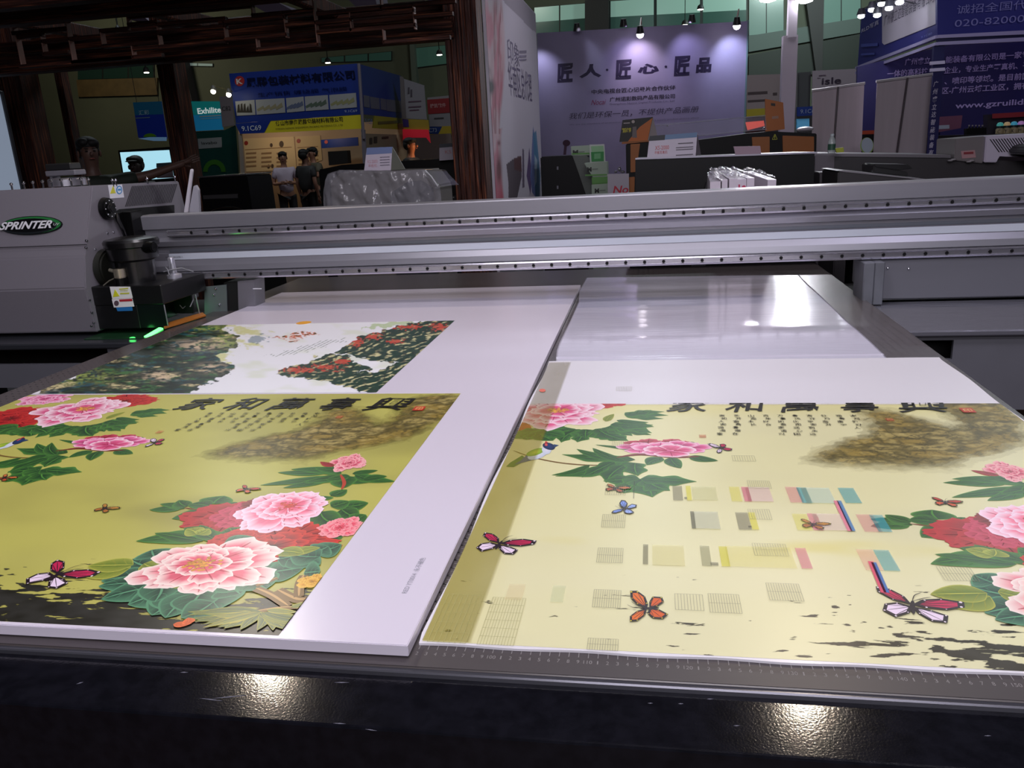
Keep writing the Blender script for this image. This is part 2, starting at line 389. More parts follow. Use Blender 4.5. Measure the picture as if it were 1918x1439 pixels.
# single bud with its leaves
art.begin('leaf_spray')
art.stroke([Rc(962, 845), Rc(1000, 858), Rc(1060, 869), Rc(1130, 872), Rc(1190, 862)], .004, c4(120, 90, 40))
for a, b, w in (((1190, 862), (1052, 852), .035), ((1180, 862), (1080, 842), .03), ((1170, 866), (1110, 840), .025), ((1180, 868), (1040, 893), .035), ((1150, 866), (1090, 895), .035),
                ((1190, 868), (1150, 888), .035), ((1170, 872), (1135, 905), .04), ((1190, 868), (1195, 892), .04), ((1240, 858), (1212, 872), .03), ((1290, 856), (1345, 864), .028), ((1255, 858), (1275, 878), .03),
                ((1200, 900), (1130, 902), .045), ((1195, 898), (1168, 925), .05), ((1200, 898), (1222, 932), .06), ((1210, 898), (1255, 920), .05), ((1200, 898), (1305, 903), .04), ((1195, 845), (1115, 834), .012), ((1280, 830), (1303, 838), .03), ((1105, 872), (1033, 891), .02)):
    leaf(art, Rc(*a), Rc(*b), w, lobes=2 if w > .03 else 0)
art.stroke([Rc(1155, 858), Rc(1200, 852), Rc(1260, 857), Rc(1310, 856)], .009, c4(120, 25, 20))
art.begin('peony_bud')
cb = Rc(1235, 846)
for dx, dy, r, pal in ((-.02, .028, .036, CRIM), (.02, .03, .034, CRIM), (-.035, .012, .034, MAG), (.05, .015, .034, MAG), (.03, .026, .03, MAG), (0, .008, .042, MAG), (.018, .0, .04, PINK)):
    q = (cb[0] + dx, cb[1] + dy)
    for a in (.4, 1.5, 2.7): petal(art, q, a, r * .3, r * 1.1, 1.5, *[c4(*z) for z in pal], 1.1, .8)
    petal(art, q, -1.5, r * .2, r * .9, 2.6, *[c4(*z) for z in pal], 1.3, .8)
# bird on the branch
art.begin('small_bird')
bp = Rc(1010, 846)
def bpt(x, y): return Rc(x, y)
art.poly([bpt(988, 862), bpt(962, 876), bpt(948, 875), bpt(955, 868), bpt(978, 854)], c4(40, 110, 40)); art.poly([bpt(975, 864), bpt(962, 872), bpt(1000, 862), bpt(1004, 852), bpt(990, 850)], c4(25, 60, 120))
def bell(x, y, rx, ry, rot, cc, rc): art.fan(bpt(x, y), [bpt(*q) for q in [(x + math.cos(t) * rx * math.cos(rot) - math.sin(t) * ry * math.sin(rot), y + math.cos(t) * rx * math.sin(rot) + math.sin(t) * ry * math.cos(rot)) for t in np.linspace(0, 6.28, 17)[:-1]]], cc, rc)
bell(1007, 852, 20, 8.5, -.35, c4(225, 228, 238), c4(190, 200, 215)); bell(1003, 848, 18, 6, -.3, c4(190, 205, 60), c4(110, 160, 40)); bell(1024, 843, 9, 9, 0, c4(225, 225, 235), c4(200, 210, 225)); bell(1028, 837, 12, 6.5, .25, c4(30, 60, 120), c4(20, 40, 70)); bell(1023, 834, 3, 2.5, 0, c4(225, 120, 120), c4(180, 30, 30))
art.poly([bpt(1037, 833), bpt(1047, 835), bpt(1038, 839)], c4(40, 70, 110)); art.poly([bpt(1020, 832), bpt(1022, 827), bpt(1027, 830)], c4(190, 30, 30))
# right: bud above, leaves
art.begin('leaf_spray')
for a, b, w in (((640, 895), (487, 910), .03), ((630, 892), (530, 915), .03), ((620, 885), (520, 886), .028), ((640, 888), (545, 880), .03), ((650, 893), (570, 905), .035), ((640, 885), (590, 878), .03), ((655, 895), (690, 905), .03),
                ((650, 893), (645, 915), .045), ((665, 890), (740, 903), .03), ((660, 888), (708, 882), .022), ((680, 900), (725, 893), .03), ((655, 892), (610, 900), .03), ((600, 930), (592, 940), .05), ((620, 930), (650, 918), .03),
                ((345, 952), (280, 956), .028), ((345, 954), (300, 945), .022), ((350, 950), (335, 938), .03), ((400, 945), (420, 930), .06), ((395, 950), (352, 947), .035), ((390, 958), (322, 973), .04), ((400, 962), (345, 976), .035), ((420, 950), (445, 942), .02),
                ((640, 950), (690, 943), .045), ((640, 955), (670, 970), .04), ((620, 950), (655, 940), .04), ((600, 960), (640, 985), .05), ((660, 975), (685, 965), .04), ((590, 1000), (640, 1010), .06)):
    leaf(art, Lc(*a), Lc(*b), w)
art.stroke([Lc(345, 952), Lc(375, 958), Lc(400, 970)], .003, c4(120, 40, 20)); art.stroke([Lc(638, 890), Lc(645, 905), Lc(640, 918)], .006, c4(180, 60, 40))
art.begin('peony_bud'); peony(art, Lc(655, 868), .034, .038, ((120, 10, 30), (220, 80, 110), (248, 190, 190))); leaf(art, Lc(625, 875), Lc(600, 866), .016, c4(120, 20, 30), c4(200, 60, 60))
# the crimson and red ones behind
art.begin('red_peony'); peony(art, Lc(425, 972), .085, .068, ((80, 5, 10), (160, 15, 25), (190, 30, 40)), (200, 60, 40), (.3, .1), .3); peony(art, Lc(465, 965), .055, .05, CRIM)
peony(art, Lc(500, 945), .045, .03, ((50, 4, 8), (110, 10, 20), (140, 20, 30)))
art.begin('leaf_spray')
for a, b, w in (((390, 1010), (255, 1015), .045), ((380, 1015), (290, 1000), .03), ((380, 1005), (345, 990), .03), ((420, 1015), (350, 1000), .03), ((440, 1010), (430, 990), .05), ((400, 1010), (375, 985), .03)):
    leaf(art, Lc(*a), Lc(*b), w)
leaf(art, Lc(370, 1003), Lc(350, 992), .03, YG, YGL); leaf(art, Lc(370, 1003), Lc(392, 992), .03, YG, YGL)
art.begin('red_peony'); peony(art, Lc(530, 1014), .088, .062, ((60, 4, 8), (165, 15, 15), (215, 45, 30)), (70, 40, 10), (-.1, -.3), .1); peony(art, Lc(545, 1050), .04, .03, RED); peony(art, Lc(450, 1012), .045, .035, RED)
art.begin('pink_peony'); peony(art, Lc(533, 958), .078, .078, ((205, 30, 60), (240, 120, 150), (252, 225, 240)), (215, 70, 40), (.0, .2), .25)
art.begin('peony_bud'); peony(art, Lc(638, 989), .033, .035, CORAL)
# bottom: leaves in blue green round the big pale peony
art.begin('leaf_spray')
for a, b, w in (((300, 1065), (245, 1050), .06), ((290, 1045), (285, 1032), .05), ((275, 1080), (190, 1090), .05), ((285, 1090), (215, 1098), .05), ((280, 1095), (185, 1100), .045), ((300, 1100), (190, 1125), .06), ((330, 1110), (240, 1135), .07),
                ((340, 1110), (285, 1155), .07), ((350, 1105), (330, 1148), .07), ((370, 1110), (310, 1160), .06), ((390, 1110), (395, 1150), .08), ((380, 1110), (360, 1150), .06), ((430, 1100), (450, 1115), .06), ((420, 1090), (460, 1105), .05),
                ((450, 1060), (500, 1050), .06), ((450, 1065), (495, 1065), .05), ((470, 1072), (525, 1085), .06), ((500, 1075), (570, 1065), .06), ((520, 1050), (590, 1040), .06), ((540, 1050), (600, 1060), .05), ((590, 1035), (640, 1022), .05),
                ((590, 1035), (615, 1025), .05), ((600, 1045), (545, 1040), .05), ((570, 1075), (600, 1072), .06), ((480, 1080), (500, 1105), .06), ((420, 1020), (480, 1010), .05), ((400, 1130), (340, 1160), .06), ((300, 1090), (290, 1130), .06)):
    leaf(art, Lc(*a), Lc(*b), w, BG, BGL)
for a, b, w in (((245, 1065), (150, 1078), .05), ((250, 1060), (165, 1062), .04), ((545, 1040), (600, 1028), .025), ((520, 1035), (570, 1040), .03), ((270, 1058), (300, 1065), .03), ((320, 1100), (350, 1092), .02)): leaf(art, Lc(*a), Lc(*b), w, YG, YGL)
art.begin('tree_stump'); br = c4(120, 88, 40)
for P, w in (([(480, 1105), (510, 1118), (540, 1138)], .012), ([(520, 1108), (555, 1125), (575, 1125)], .014), ([(560, 1120), (562, 1095), (570, 1080)], .012), ([(470, 1150), (520, 1142), (560, 1140)], .007), ([(480, 1100), (520, 1085)], .007)):
    art.stroke([Lc(*q) for q in P], w, br, taper=False); art.stroke([Lc(q[0], q[1] - 1.5) for q in P], w * .3, c4(190, 150, 90))
peony(art, Lc(585, 1092), .022, .018, ((150, 90, 10), (215, 150, 30), (235, 190, 70)))
art.begin('white_pink_peony'); peony(art, Lc(385, 1066), .108, .082, PINK2, (225, 150, 30), (-.1, .12), .26)
art.begin('bamboo_spray')
for i in range(15):
    a = 3.3 + i * .19; c = Lc(490 + rnd.uniform(-6, 6), 1150); leaf(art, c, (c[0] + math.cos(a) * .09, c[1] + math.sin(a) * .035), .016, c4(16, 66, 58), c4(170, 170, 50))
for a, b, w in (((480, 1150), (405, 1170), .014), ((470, 1148), (400, 1155), .012), ((500, 1145), (560, 1150), .012), ((490, 1150), (380, 1178), .014), ((545, 1140), (590, 1128), .012)): leaf(art, Lc(*a), Lc(*b), w, c4(60, 100, 60), c4(210, 190, 70))
leaf(art, Lc(325, 1172), Lc(360, 1170), .012, c4(200, 80, 30), c4(235, 120, 60)); leaf(art, Lc(350, 1172), Lc(353, 1160), .015, c4(200, 80, 30), c4(235, 120, 60))
# butterflies
PW, PR = (235, 215, 235), (190, 30, 80)
BF = ((Rc(1709, 1138), .050, 0.0, PR, PW, 'pink and white'), (Rc(935, 1022), .044, .05, PR, PW, ''), (Rc(1352, 841), .026, 2.2, PW, PR, ''),
      (Rc(1172, 955), .026, 1.6, (120, 150, 225), (150, 175, 235), ''), (Rc(1215, 1142), .036, 1.9, (225, 110, 30), (215, 90, 20), ''), (Rc(1770, 943), .022, 0, (200, 60, 30), (220, 90, 40), ''),
      (Rc(1522, 985), .022, .0, (200, 140, 50), (180, 110, 40), ''), (Rc(1152, 917), .022, 0, (215, 120, 60), (190, 80, 40), ''))
for c, s, r, a, b, l in BF:
    art.begin('butterfly'); bfly(art, c, s * 1.12, r, a, b, spots=(240, 225, 235) if a in (PR, PW) else ((235, 220, 60) if a[0] > 150 else None))
# title, poem and seals
def art_text(s, c, w, h, col, bold=0.0, shear=0.0, warp=0.0, rot=0.0):
    V, T = text_tris(s, bold, shear)
    if not len(V): return
    V = V.copy() - .5
    if warp: V = V + warp * np.stack([np.sin(V[:, 1] * 7 + len(s)), np.cos(V[:, 0] * 8)], 1)
    x = V[:, 0] * w; y = V[:, 1] * h; art.tris(np.stack([c[0] + x * math.cos(rot) - y * math.sin(rot), c[1] + x * math.sin(rot) + y * math.cos(rot)], 1), col, T)
art.begin('title_lettering')
for ch, px_, w in zip('家和萬事興', (375, 463, 547, 637, 731), (.085, .08, .085, .075, .095)):
    art_text(ch, Lc(px_, 758), w, .082, c4(18, 16, 10), .012, .22, .03, .03)
art.begin('poem_lettering')
poem = '家和人安福满堂|花开富贵春常在|山高水长|百年好合|万事如意家道兴|春风化雨润心田|吉祥平安到永远|牡丹盛开|福寿康宁|岁月静好人'
for k, line in enumerate(poem.split('|')):
    x0, b0 = Lc(395 + k * 22.2, 775)
    for j, ch in enumerate(line): art_text(ch, (x0 - .002 * j + .004 * (j % 2), b0 - .004 - j * .0165), .0105, .0115, c4(34, 30, 16), .004, 0, .05)
art.begin('red_seal')
for q, s in ((Lc(785, 767), .022), (Lc(636, 783), .013), (Rc(1316, 819), .012)):
    w = .5 if s < .015 else 1
    art.poly([(q[0] - s * .5, q[1] - s * .6), (q[0] + s * .5, q[1] - s * .6), (q[0] + s * .5, q[1] + s * .6), (q[0] - s * .5, q[1] + s * .6)], np.append(c4(200, 40, 30), .8 * w)); art_text('印', q, s * .7, s * .8, np.append(c4(235, 190, 120), .8 * w), .02)

def clip_tri(P, lim):
    for ax, val, sg in ((0, lim[0], 1), (0, lim[1], -1), (1, lim[2], 1), (1, lim[3], -1)):
        out = []
        for i in range(len(P)):
            a, b = P[i], P[(i + 1) % len(P)]; ia = (a[ax] - val) * sg >= 0; ib = (b[ax] - val) * sg >= 0
            if ia: out.append(a)
            if ia != ib: t = (val - a[ax]) / (b[ax] - a[ax]); out.append(a + (b - a) * t)
        P = out
        if len(P) < 3: return []
    return P
def stamp(art, pl, off, lim, parent, mat, fade=None, h0=.0004, dh=.0000012):
    """lay the drawing on a sheet: one mesh per drawn subject, cut at the sheet's own print edge"""
    base = h0
    for e in art.el:
        V = np.vstack(e['V']); C = np.vstack(e['C']); T = np.vstack(e['T'])
        X = np.hstack([V[:, :2] + np.array(off), V[:, 2:], C])
        A = X[T]; ins = (A[:, :, 0] >= lim[0]) & (A[:, :, 0] <= lim[1]) & (A[:, :, 1] >= lim[2]) & (A[:, :, 1] <= lim[3])
        full = A[ins.all(1)]
        out = (A[:, :, 0].max(1) < lim[0]) | (A[:, :, 0].min(1) > lim[1]) | (A[:, :, 1].max(1) < lim[2]) | (A[:, :, 1].min(1) > lim[3])
        VV = [full.reshape(-1, 7)]; FF = [list(range(i * 3, i * 3 + 3)) for i in range(len(full))]; n = len(full) * 3
        for t in A[~ins.all(1) & ~out]:
            p = clip_tri(list(t), lim)
            if p: VV.append(np.array(p)); FF.append(list(range(n, n + len(p)))); n += len(p)
        if not FF: base += e['L'] * dh; continue
        VV = np.vstack(VV); c = VV[:, 3:].copy()
        if fade is not None: c[:, :3] = fade(c[:, :3], VV)
        Wd = pl.o + VV[:, :1] * pl.u + VV[:, 1:2] * pl.v + (base + VV[:, 2:3] * dh) * pl.n
        link_mesh(e['name'], Wd, FF, mat, parent, cols=c, label=e['label'])
        base += e['L'] * dh
    return base

# soft grounds of the picture (functions of the drawing's own coordinates)
def ground_col(hi, lo, sat):
    def f(A, Bb):
        n = fbm(A * 3, Bb * 6, 3, 3); t = sm(n, .3, .7)
        c = np.array(lin(lo)) * (1 - t[..., None]) + np.array(lin(hi)) * t[..., None]
        haze = sm(Bb, 1.02, .86) * .35 * (1 - sat)
        c = mixc(c, lin((222, 218, 180)) if sat < .5 else lin((200, 196, 110)), haze + .15 * sm(np.abs(Bb - .86 - .02 * A), .05, 0) * (Bb < .88))
        return c
    return f
def streaks(dark, bias):
    def f(A, Bb):
        n = fbm(A * 38 + 3 * fbm(A * 9, Bb * 30, 4, 2), Bb * 150, 5, 5); g = sm(Bb, .845, .715); g2 = sm(Bb, .85, .77) * .35
        lr = bias(A)
        th = .80 - .36 * g * lr - .13 * g2 * lr; a = sm(n, th, th + .05)
        band = sm(np.abs(Bb - .733 + .010 * np.sin(A * 7)), .030, .006); bt = .80 - .42 * band * np.minimum(lr, 1); a = np.maximum(a, sm(n, bt, bt + .07) * (band > .02))
        a = a * sm(Bb, .86, .84)
        c = np.zeros(A.shape + (3,)) + np.array(lin(dark)); c = c + (fbm(A * 40, Bb * 60, 9, 3) * .03)[..., None]
        return np.concatenate([c, np.clip(a, 0, 1)[..., None]], -1)
    return f
MT = [(390, 852), (450, 832), (505, 818), (560, 810), (600, 788), (632, 762), (668, 768), (690, 785), (705, 798), (735, 790), (755, 760), (790, 743), (830, 741), (862, 740), (850, 765), (835, 785), (800, 800), (760, 822), (700, 835), (640, 845), (570, 862), (500, 860), (430, 858)]
def mountain(tone, soft):
    P = [tuple(Lc(*q)) for q in MT]
    def f(A, Bb):
        dx = (fbm(A * 60, Bb * 60, 21, 4) - .5) * .03; dy = (fbm(A * 60 + 9, Bb * 60, 22, 4) - .5) * .03
        m = np.zeros(A.shape)
        for k in range(9):
            ox = .009 * math.cos(k * 2.4) * math.sqrt(k); oy = .009 * math.sin(k * 2.4) * math.sqrt(k)
            m += inpoly(A + dx + ox, Bb + dy + oy, P)
        m /= 9
        wA = A + .02 * fbm(A * 12, Bb * 12, 30, 3); wB = Bb + .02 * fbm(A * 14, Bb * 10, 29, 3)
        r = np.abs(fbm(wA * 46 + wB * 26, wB * 60 - wA * 20, 31, 5) - .5) * 2; r2 = fbm(A * 22, Bb * 34, 33, 4); r3 = fbm(A * 170, Bb * 150, 35, 3)
        c = mixc(np.zeros(A.shape + (3,)) + np.array(lin((150, 128, 58))), lin((104, 92, 44)), sm(r2, .35, .6)); c = mixc(c, lin((196, 176, 104)), sm(r2, .58, .75) * .6)
        c = mixc(c, lin((58, 52, 26)), sm(r, .12, .02) * .75); c = mixc(c, lin((205, 188, 120)), sm(r, .3, .5) * .35); c = mixc(c, lin((80, 72, 34)), sm(r3, .5, .7) * .45)
        low = sm(Bb, 1.27, 1.19)
        return np.concatenate([c, (m * tone * (1 - soft * low))[..., None]], -1)
    return f
# the landscape: tree-covered hills left, gorge right
def landscape(A, Bb):
    X, Y = to_px(LP, A, Bb)
    wx = X + (fbm(X / 14, Y / 6, 41, 4) - .5) * 34; wy = Y + (fbm(X / 12, Y / 5, 42, 4) - .5) * 13
    M1 = inpoly(wx, wy, [(628, 663), (650, 646), (677, 632), (700, 626), (720, 618), (755, 608), (788, 602), (815, 600), (860, 596), (850, 640), (800, 680), (745, 680), (693, 676), (650, 664)])
    M2 = inpoly(wx, wy, [(513, 700), (535, 688), (566, 682), (590, 670), (615, 664), (648, 666), (665, 678), (700, 690), (695, 697), (665, 696), (700, 700), (760, 672), (800, 668), (735, 740), (700, 740), (640, 722), (575, 708)])
    M3 = inpoly(wx, wy, [(320, 612), (365, 603), (425, 604), (418, 618), (450, 632), (446, 650), (405, 668), (440, 690), (420, 705), (390, 720), (350, 740), (40, 745), (150, 700), (260, 645)])
    bg = np.zeros(A.shape + (3,)) + np.array(lin((232, 232, 238)))
    mist = fbm(X / 60, Y / 14, 44, 3)
    c = mixc(bg, lin((205, 215, 175)), sm(mist, .5, .75) * .45)
    wash = inpoly(wx, wy, [(340, 600), (470, 612), (520, 622), (480, 660), (440, 640), (430, 690), (330, 640)]); c = mixc(c, lin((205, 205, 120)), wash * sm(fbm(X / 16, Y / 5, 45, 4), .4, .65) * .8)
    c = mixc(c, lin((30, 90, 110)), inpoly(wx, wy, [(455, 640), (480, 628), (505, 632), (485, 645)]) * .6)
    # right gorge: folds running down to the left
    u = X * .42 + Y * 1.3; fold = np.sin((Y + .42 * X + 34 * fbm(X / 40, Y / 16, 46, 4)) * .55); tex = fbm(X / 4.5, Y / 2.2, 47, 4)
    def hill(c, m, reds, seed):
        d = mixc(np.zeros(A.shape + (3,)) + np.array(lin((22, 58, 42))), lin((222, 214, 160)), sm(fold * .26 + fbm(X / 9 + Y / 3, Y / 3.2 - X / 30, 59, 5) * 1.15, .66, .98) * .8); d = mixc(d, lin((10, 28, 20)), sm(tex, .58, .68) * .8)
        rm = np.zeros(A.shape)
        for rx, ry, sx, sy in reds: rm = np.maximum(rm, np.exp(-(((X - rx) / sx) ** 2 + ((Y - ry) / sy) ** 2)))
        d = mixc(d, lin((196, 66, 44)), sm(rm * .75 + (fbm(X / 4, Y / 2, seed, 4) - .5) * 1.4, .42, .62) * .9)
        return c * (1 - m[..., None]) + d * m[..., None]
    c = hill(c, M1.astype(float), [(665, 640, 22, 10), (700, 630, 20, 9), (760, 613, 40, 6), (822, 613, 22, 9), (740, 640, 20, 5)], 51)
    c = hill(c, M2.astype(float), [(560, 694, 38, 7), (610, 688, 40, 8), (640, 678, 20, 6)], 52)
    sh = sm(fold, .1, .7) * M3; d = mixc(np.zeros(A.shape + (3,)) + np.array(lin((14, 40, 24))), lin((60, 120, 60)), sm(fbm(X / 22 + Y / 8, Y / 5 - X / 60, 53, 5), .48, .68) * .8)
    d = mixc(d, lin((215, 200, 150)), sm(fbm(X / 44 + Y / 12, Y / 7 - X / 90, 54, 5), .57, .70) * .9); d = mixc(d, lin((20, 80, 95)), sm(fbm(X / 40 + Y / 9, Y / 8 - X / 80, 55, 3), .58, .7) * .7); d = mixc(d, lin((8, 18, 12)), sm(tex, .5, .62) * .75)
    gz = lambda gx, gy, sx, sy: np.exp(-(((X - gx) / sx) ** 2 + ((Y - gy) / sy) ** 2))
    d = mixc(d, lin((150, 168, 80)), np.clip((gz(425, 640, 30, 14) + gz(395, 615, 40, 6) + gz(150, 705, 60, 14)) * sm(tex, .35, .6), 0, .85)); d = mixc(d, lin((214, 190, 158)), np.clip((gz(372, 648, 42, 10) + gz(300, 705, 34, 9) + gz(398, 690, 26, 8)) * sm(fbm(X / 9, Y / 3, 57, 4), .38, .55), 0, .9))
    d = mixc(d, lin((18, 62, 84)), np.clip(gz(385, 662, 40, 5) * sm(tex, .3, .55), 0, .8)); d = mixc(d, lin((6, 16, 10)), sm(fbm(X / 16 + Y / 6, Y / 3, 58, 5), .52, .62) * .7)
    c = c * (1 - M3[..., None]) + d * M3[..., None]
    M4 = inpoly(wx, wy, [(510, 633), (540, 624), (575, 621), (596, 625), (575, 632), (550, 640)]); c = mixc(c, lin((205, 105, 60)), M4 * sm(tex, .35, .55)); c = mixc(c, lin((60, 80, 50)), M4 * sm(tex, .58, .68))
    M5 = inpoly(wx, wy, [(670, 616), (705, 607), (760, 601), (770, 605), (720, 614)]); c = mixc(c, lin((165, 190, 120)), M5 * .7)
    M6 = inpoly(wx, wy, [(500, 668), (540, 655), (600, 640), (650, 632), (640, 640), (600, 650), (560, 662)]) ; c = mixc(c, lin((60, 90, 60)), M6 * sm(np.sin((Y * 1.5 + X * .75)), .5, .9) * .8)
    return np.clip(c, 0, 1)
# ------------------------------------------------------------------ setting
STR = dict(kind='structure')
FLOOR = M((62, 40, 28), .55, noise=.5, nscale=6, bump=.2, stretch=(1, 6, 1))
B().box((-27, -3, -.1), (16, 34, 0)).build('floor', FLOOR, **STR)

# ------------------------------------------------------------------ the flatbed printer
ALU = M((148, 147, 156), .33, .55, noise=.03, nscale=30, stretch=(.05, 1, 1)); ALUD = M((104, 104, 112), .30, .6); ALUL = M((186, 190, 200), .45, .3)
CHROME = M((205, 205, 212), .16, 1.0); RAIL = M((186, 184, 194), .22, .8); BLACK = M((5, 5, 6), .4); BLK2 = M((20, 20, 22), .5); GREYP = M((118, 114, 122), .45, .0, noise=.05, nscale=900, bump=.05)
STEEL = M((120, 122, 130), .4, .5, noise=.1, nscale=12); HOLE = M((6, 6, 8), .6); WHITE_ST = M((225, 225, 230), .4)
printer = thing('flatbed_printer', 'large grey flatbed printer with perforated table, long metal gantry and black front rail', 'printer', (-.45, 2.0, 0))
def bed_mat():
    m = bpy.data.materials.new('bed'); m.use_nodes = True; nt = m.node_tree; b = nt.nodes['Principled BSDF']; N = nt.nodes.new; K = nt.links.new
    g = N('ShaderNodeNewGeometry'); sp = N('ShaderNodeSeparateXYZ'); K(g.outputs['Position'], sp.inputs[0])
    def cell(sock, s):
        a = N('ShaderNodeMath'); a.operation = 'MULTIPLY'; a.inputs[1].default_value = s; K(sock, a.inputs[0])
        f = N('ShaderNodeMath'); f.operation = 'FRACT'; K(a.outputs[0], f.inputs[0]); c = N('ShaderNodeMath'); c.operation = 'SUBTRACT'; c.inputs[1].default_value = .5; K(f.outputs[0], c.inputs[0])
        q = N('ShaderNodeMath'); q.operation = 'POWER'; q.inputs[1].default_value = 2; K(c.outputs[0], q.inputs[0]); return q.outputs[0]
    ad = N('ShaderNodeMath'); ad.operation = 'ADD'; K(cell(sp.outputs[0], 50), ad.inputs[0]); K(cell(sp.outputs[1], 50), ad.inputs[1])
    lt = N('ShaderNodeMath'); lt.operation = 'LESS_THAN'; lt.inputs[1].default_value = .016; K(ad.outputs[0], lt.inputs[0])
    mx = N('ShaderNodeMix'); mx.data_type = 'RGBA'; mx.inputs[6].default_value = (*lin((78, 72, 72)), 1); mx.inputs[7].default_value = (*lin((14, 12, 12)), 1); K(lt.outputs[0], mx.inputs[0]); K(mx.outputs[2], b.inputs['Base Color'])
    b.inputs['Roughness'].default_value = .27; b.inputs['Specular IOR Level'].default_value = .6
    return m
B().box((-1.56, .686, .90), (.655, 3.42, .95), .002).build('table_bed', bed_mat(), printer)
B().box((-1.45, .9, .35), (.56, 3.3, .90)).box((-1.3, 1.0, 0), (-1.1, 1.2, .35)).box((.3, 1.0, 0), (.5, 1.2, .35)).box((-1.3, 3.0, 0), (-1.1, 3.2, .35)).box((.3, 3.0, 0), (.5, 3.2, .35)).build('table_frame', M((96, 94, 102), .5), printer)
def rail_mat():
    m = M((17, 17, 23), .2, bump=.0, noise=.25, nscale=60).copy(); nt = m.node_tree; b = nt.nodes['Principled BSDF']; b.inputs['Roughness'].default_value = .11
    tc = nt.nodes.new('ShaderNodeTexCoord'); nz = nt.nodes.new('ShaderNodeTexNoise'); nz.inputs['Scale'].default_value = 420; nz.inputs['Detail'].default_value = 2
    bp = nt.nodes.new('ShaderNodeBump'); bp.inputs['Strength'].default_value = .32; bp.inputs['Distance'].default_value = .00022
    nt.links.new(tc.outputs['Object'], nz.inputs['Vector']); nt.links.new(nz.outputs['Fac'], bp.inputs['Height']); nt.links.new(bp.outputs[0], b.inputs['Normal']); return m
RAILM = rail_mat()
B().prism(XR(0), [(.684, .90), (.684, .938), (.680, .9415), (.6065, .9405), (.605, .9395), (.604, .9375), (.602, .885), (.600, .80), (.600, .62), (.684, .62)], -1.75, 1.1).build('front_rail', RAILM, printer)
B().box((-1.56, .680, .936), (.90, .690, .9475), .0015).build('edge_strip', M((92, 92, 100), .25, .6), printer)
B().box((-1.559, .6865, .9498), (.65, .742, .9501)).build('ruler_strip', M((66, 60, 62), .4), printer)
TICK = M((128, 124, 124), .6)
b = B(); k0 = -.1656
for k in range(-54, 58):
    x = k0 + k * .01; b.box((x - .0004, .716 if k % 5 else .7155, .9500), (x + .0004, .7235 if k % 5 else .7265, .9503))
for k in range(220): b.box((-.2502, .75 + k * .01, .9500), (-.2462 if k % 5 else -.2442, .7508 + k * .01, .9502))
b.build('ruler_ticks', TICK, printer, kind='stuff')
Vs, Fs, n = [], [], 0
for k in range(-54, 55):
    s = str(100 + k) if k % 10 == 0 else str(k % 10); V, T = text_tris(s); w = .0028 if len(s) == 1 else .0088
    if s == '1': w *= .45
    x = k0 + k * .01
    for vx, vy in V: Vs.append((x + (vx - .5) * w, .706 + vy * .0055, .9502))
    Fs += [tuple(int(i) + n for i in t) for t in T]; n += len(V)
link_mesh('ruler_numbers', Vs, Fs, TICK, printer, kind='stuff')
# scratches in the black paint of the rail
b = B(); rp = Pl((0, .680, .9415), (1, 0, 0), (0, .068, .001)); r2 = random.Random(4)
for x, y, L, s in [(395, 1311, 40, .12), (430, 1306, 60, -.1), (1365, 1262, 12, 0), (1200, 1284, 10, 0), (1275, 1319, 9, 0), (1430, 1295, 10, .1), (1380, 1360, 12, 0), (1545, 1312, 7, .1), (1735, 1311, 8, 0), (1330, 1310, 12, 0), (1218, 1318, 9, 0), (1390, 1285, 14, .1), (640, 1279, 26, 0), (900, 1268, 10, 0), (636, 1356, 22, .05), (695, 1368, 20, .15), (1850, 1379, 12, 0), (150, 1280, 12, -.3), (345, 1260, 14, 0), (1310, 1288, 8, 0), (1265, 1290, 8, 0)]:
    L *= .55; w = 0.9
    b.prismx(rp, [(x - L, y - s * L), (x, y - w), (x + L, y + s * L), (x, y + w)], .0001, .0003)
b.build('paint_scratches', M((92, 92, 108), .5), printer, kind='stuff')

# gantry
gx0, gx1 = -1.80, 2.3
prof = [(2.652, 1.294), (2.656, 1.298), (2.75, 1.298), (2.75, 1.12), (2.70, 1.067), (2.665, 1.067), (2.662, 1.097), (2.652, 1.099), (2.655, 1.118), (2.664, 1.137), (2.664, 1.162), (2.672, 1.164), (2.672, 1.186), (2.660, 1.188), (2.655, 1.205), (2.664, 1.219), (2.664, 1.247), (2.652, 1.250)]
gb = B().prism(XR(0), prof, gx0, gx1).build('gantry_beam', ALU, printer)
B().box((gx0 + .1, 2.6625, 1.139), (gx1, 2.667, 1.161), .001).build('label_strip', M((196, 202, 214), .5, .1), gb)
B().box((gx0 + .1, 2.670, 1.165), (gx1, 2.6735, 1.176), .001).build('groove_strip', M((120, 124, 134), .3, .5), gb)
for nm, z0, z1, pa, pb in (('upper_rail', 1.2205, 1.2455, (1172, 407), (1907, 378)), ('lower_rail', 1.068, 1.0955, (1172, 494), (1895, 472))):
    rl = B().prism(XR(0), [(2.664, z0), (2.644, z0 + .002), (2.642, z0 + .007), (2.645, z0 + .009), (2.645, z1 - .006), (2.642, z1 - .004), (2.646, z1), (2.664, z1)], gx0 + .12, gx1).build(nm, RAIL, printer)
    P = YP(2.645); xa, za = P.ab(*pa); xb, zb = P.ab(*pb); st = (xb - xa) / 19; b = B(); k = -40
    while xa + k * st < gx1:
        x = xa + k * st; k += 1
        if x < gx0 + .17: continue
        b.cyl((x, 2.6435, (z0 + z1) / 2 + .001), (x, 2.650, (z0 + z1) / 2 + .001), .0052, n=12)
    b.build('screw_holes', HOLE, rl, kind='stuff')
text('strip_lettering', YP(2.6625), 'PU 50 YMG09B11', (311, 484), (342, 480), M((70, 70, 80), .6), gb, h=.0006)
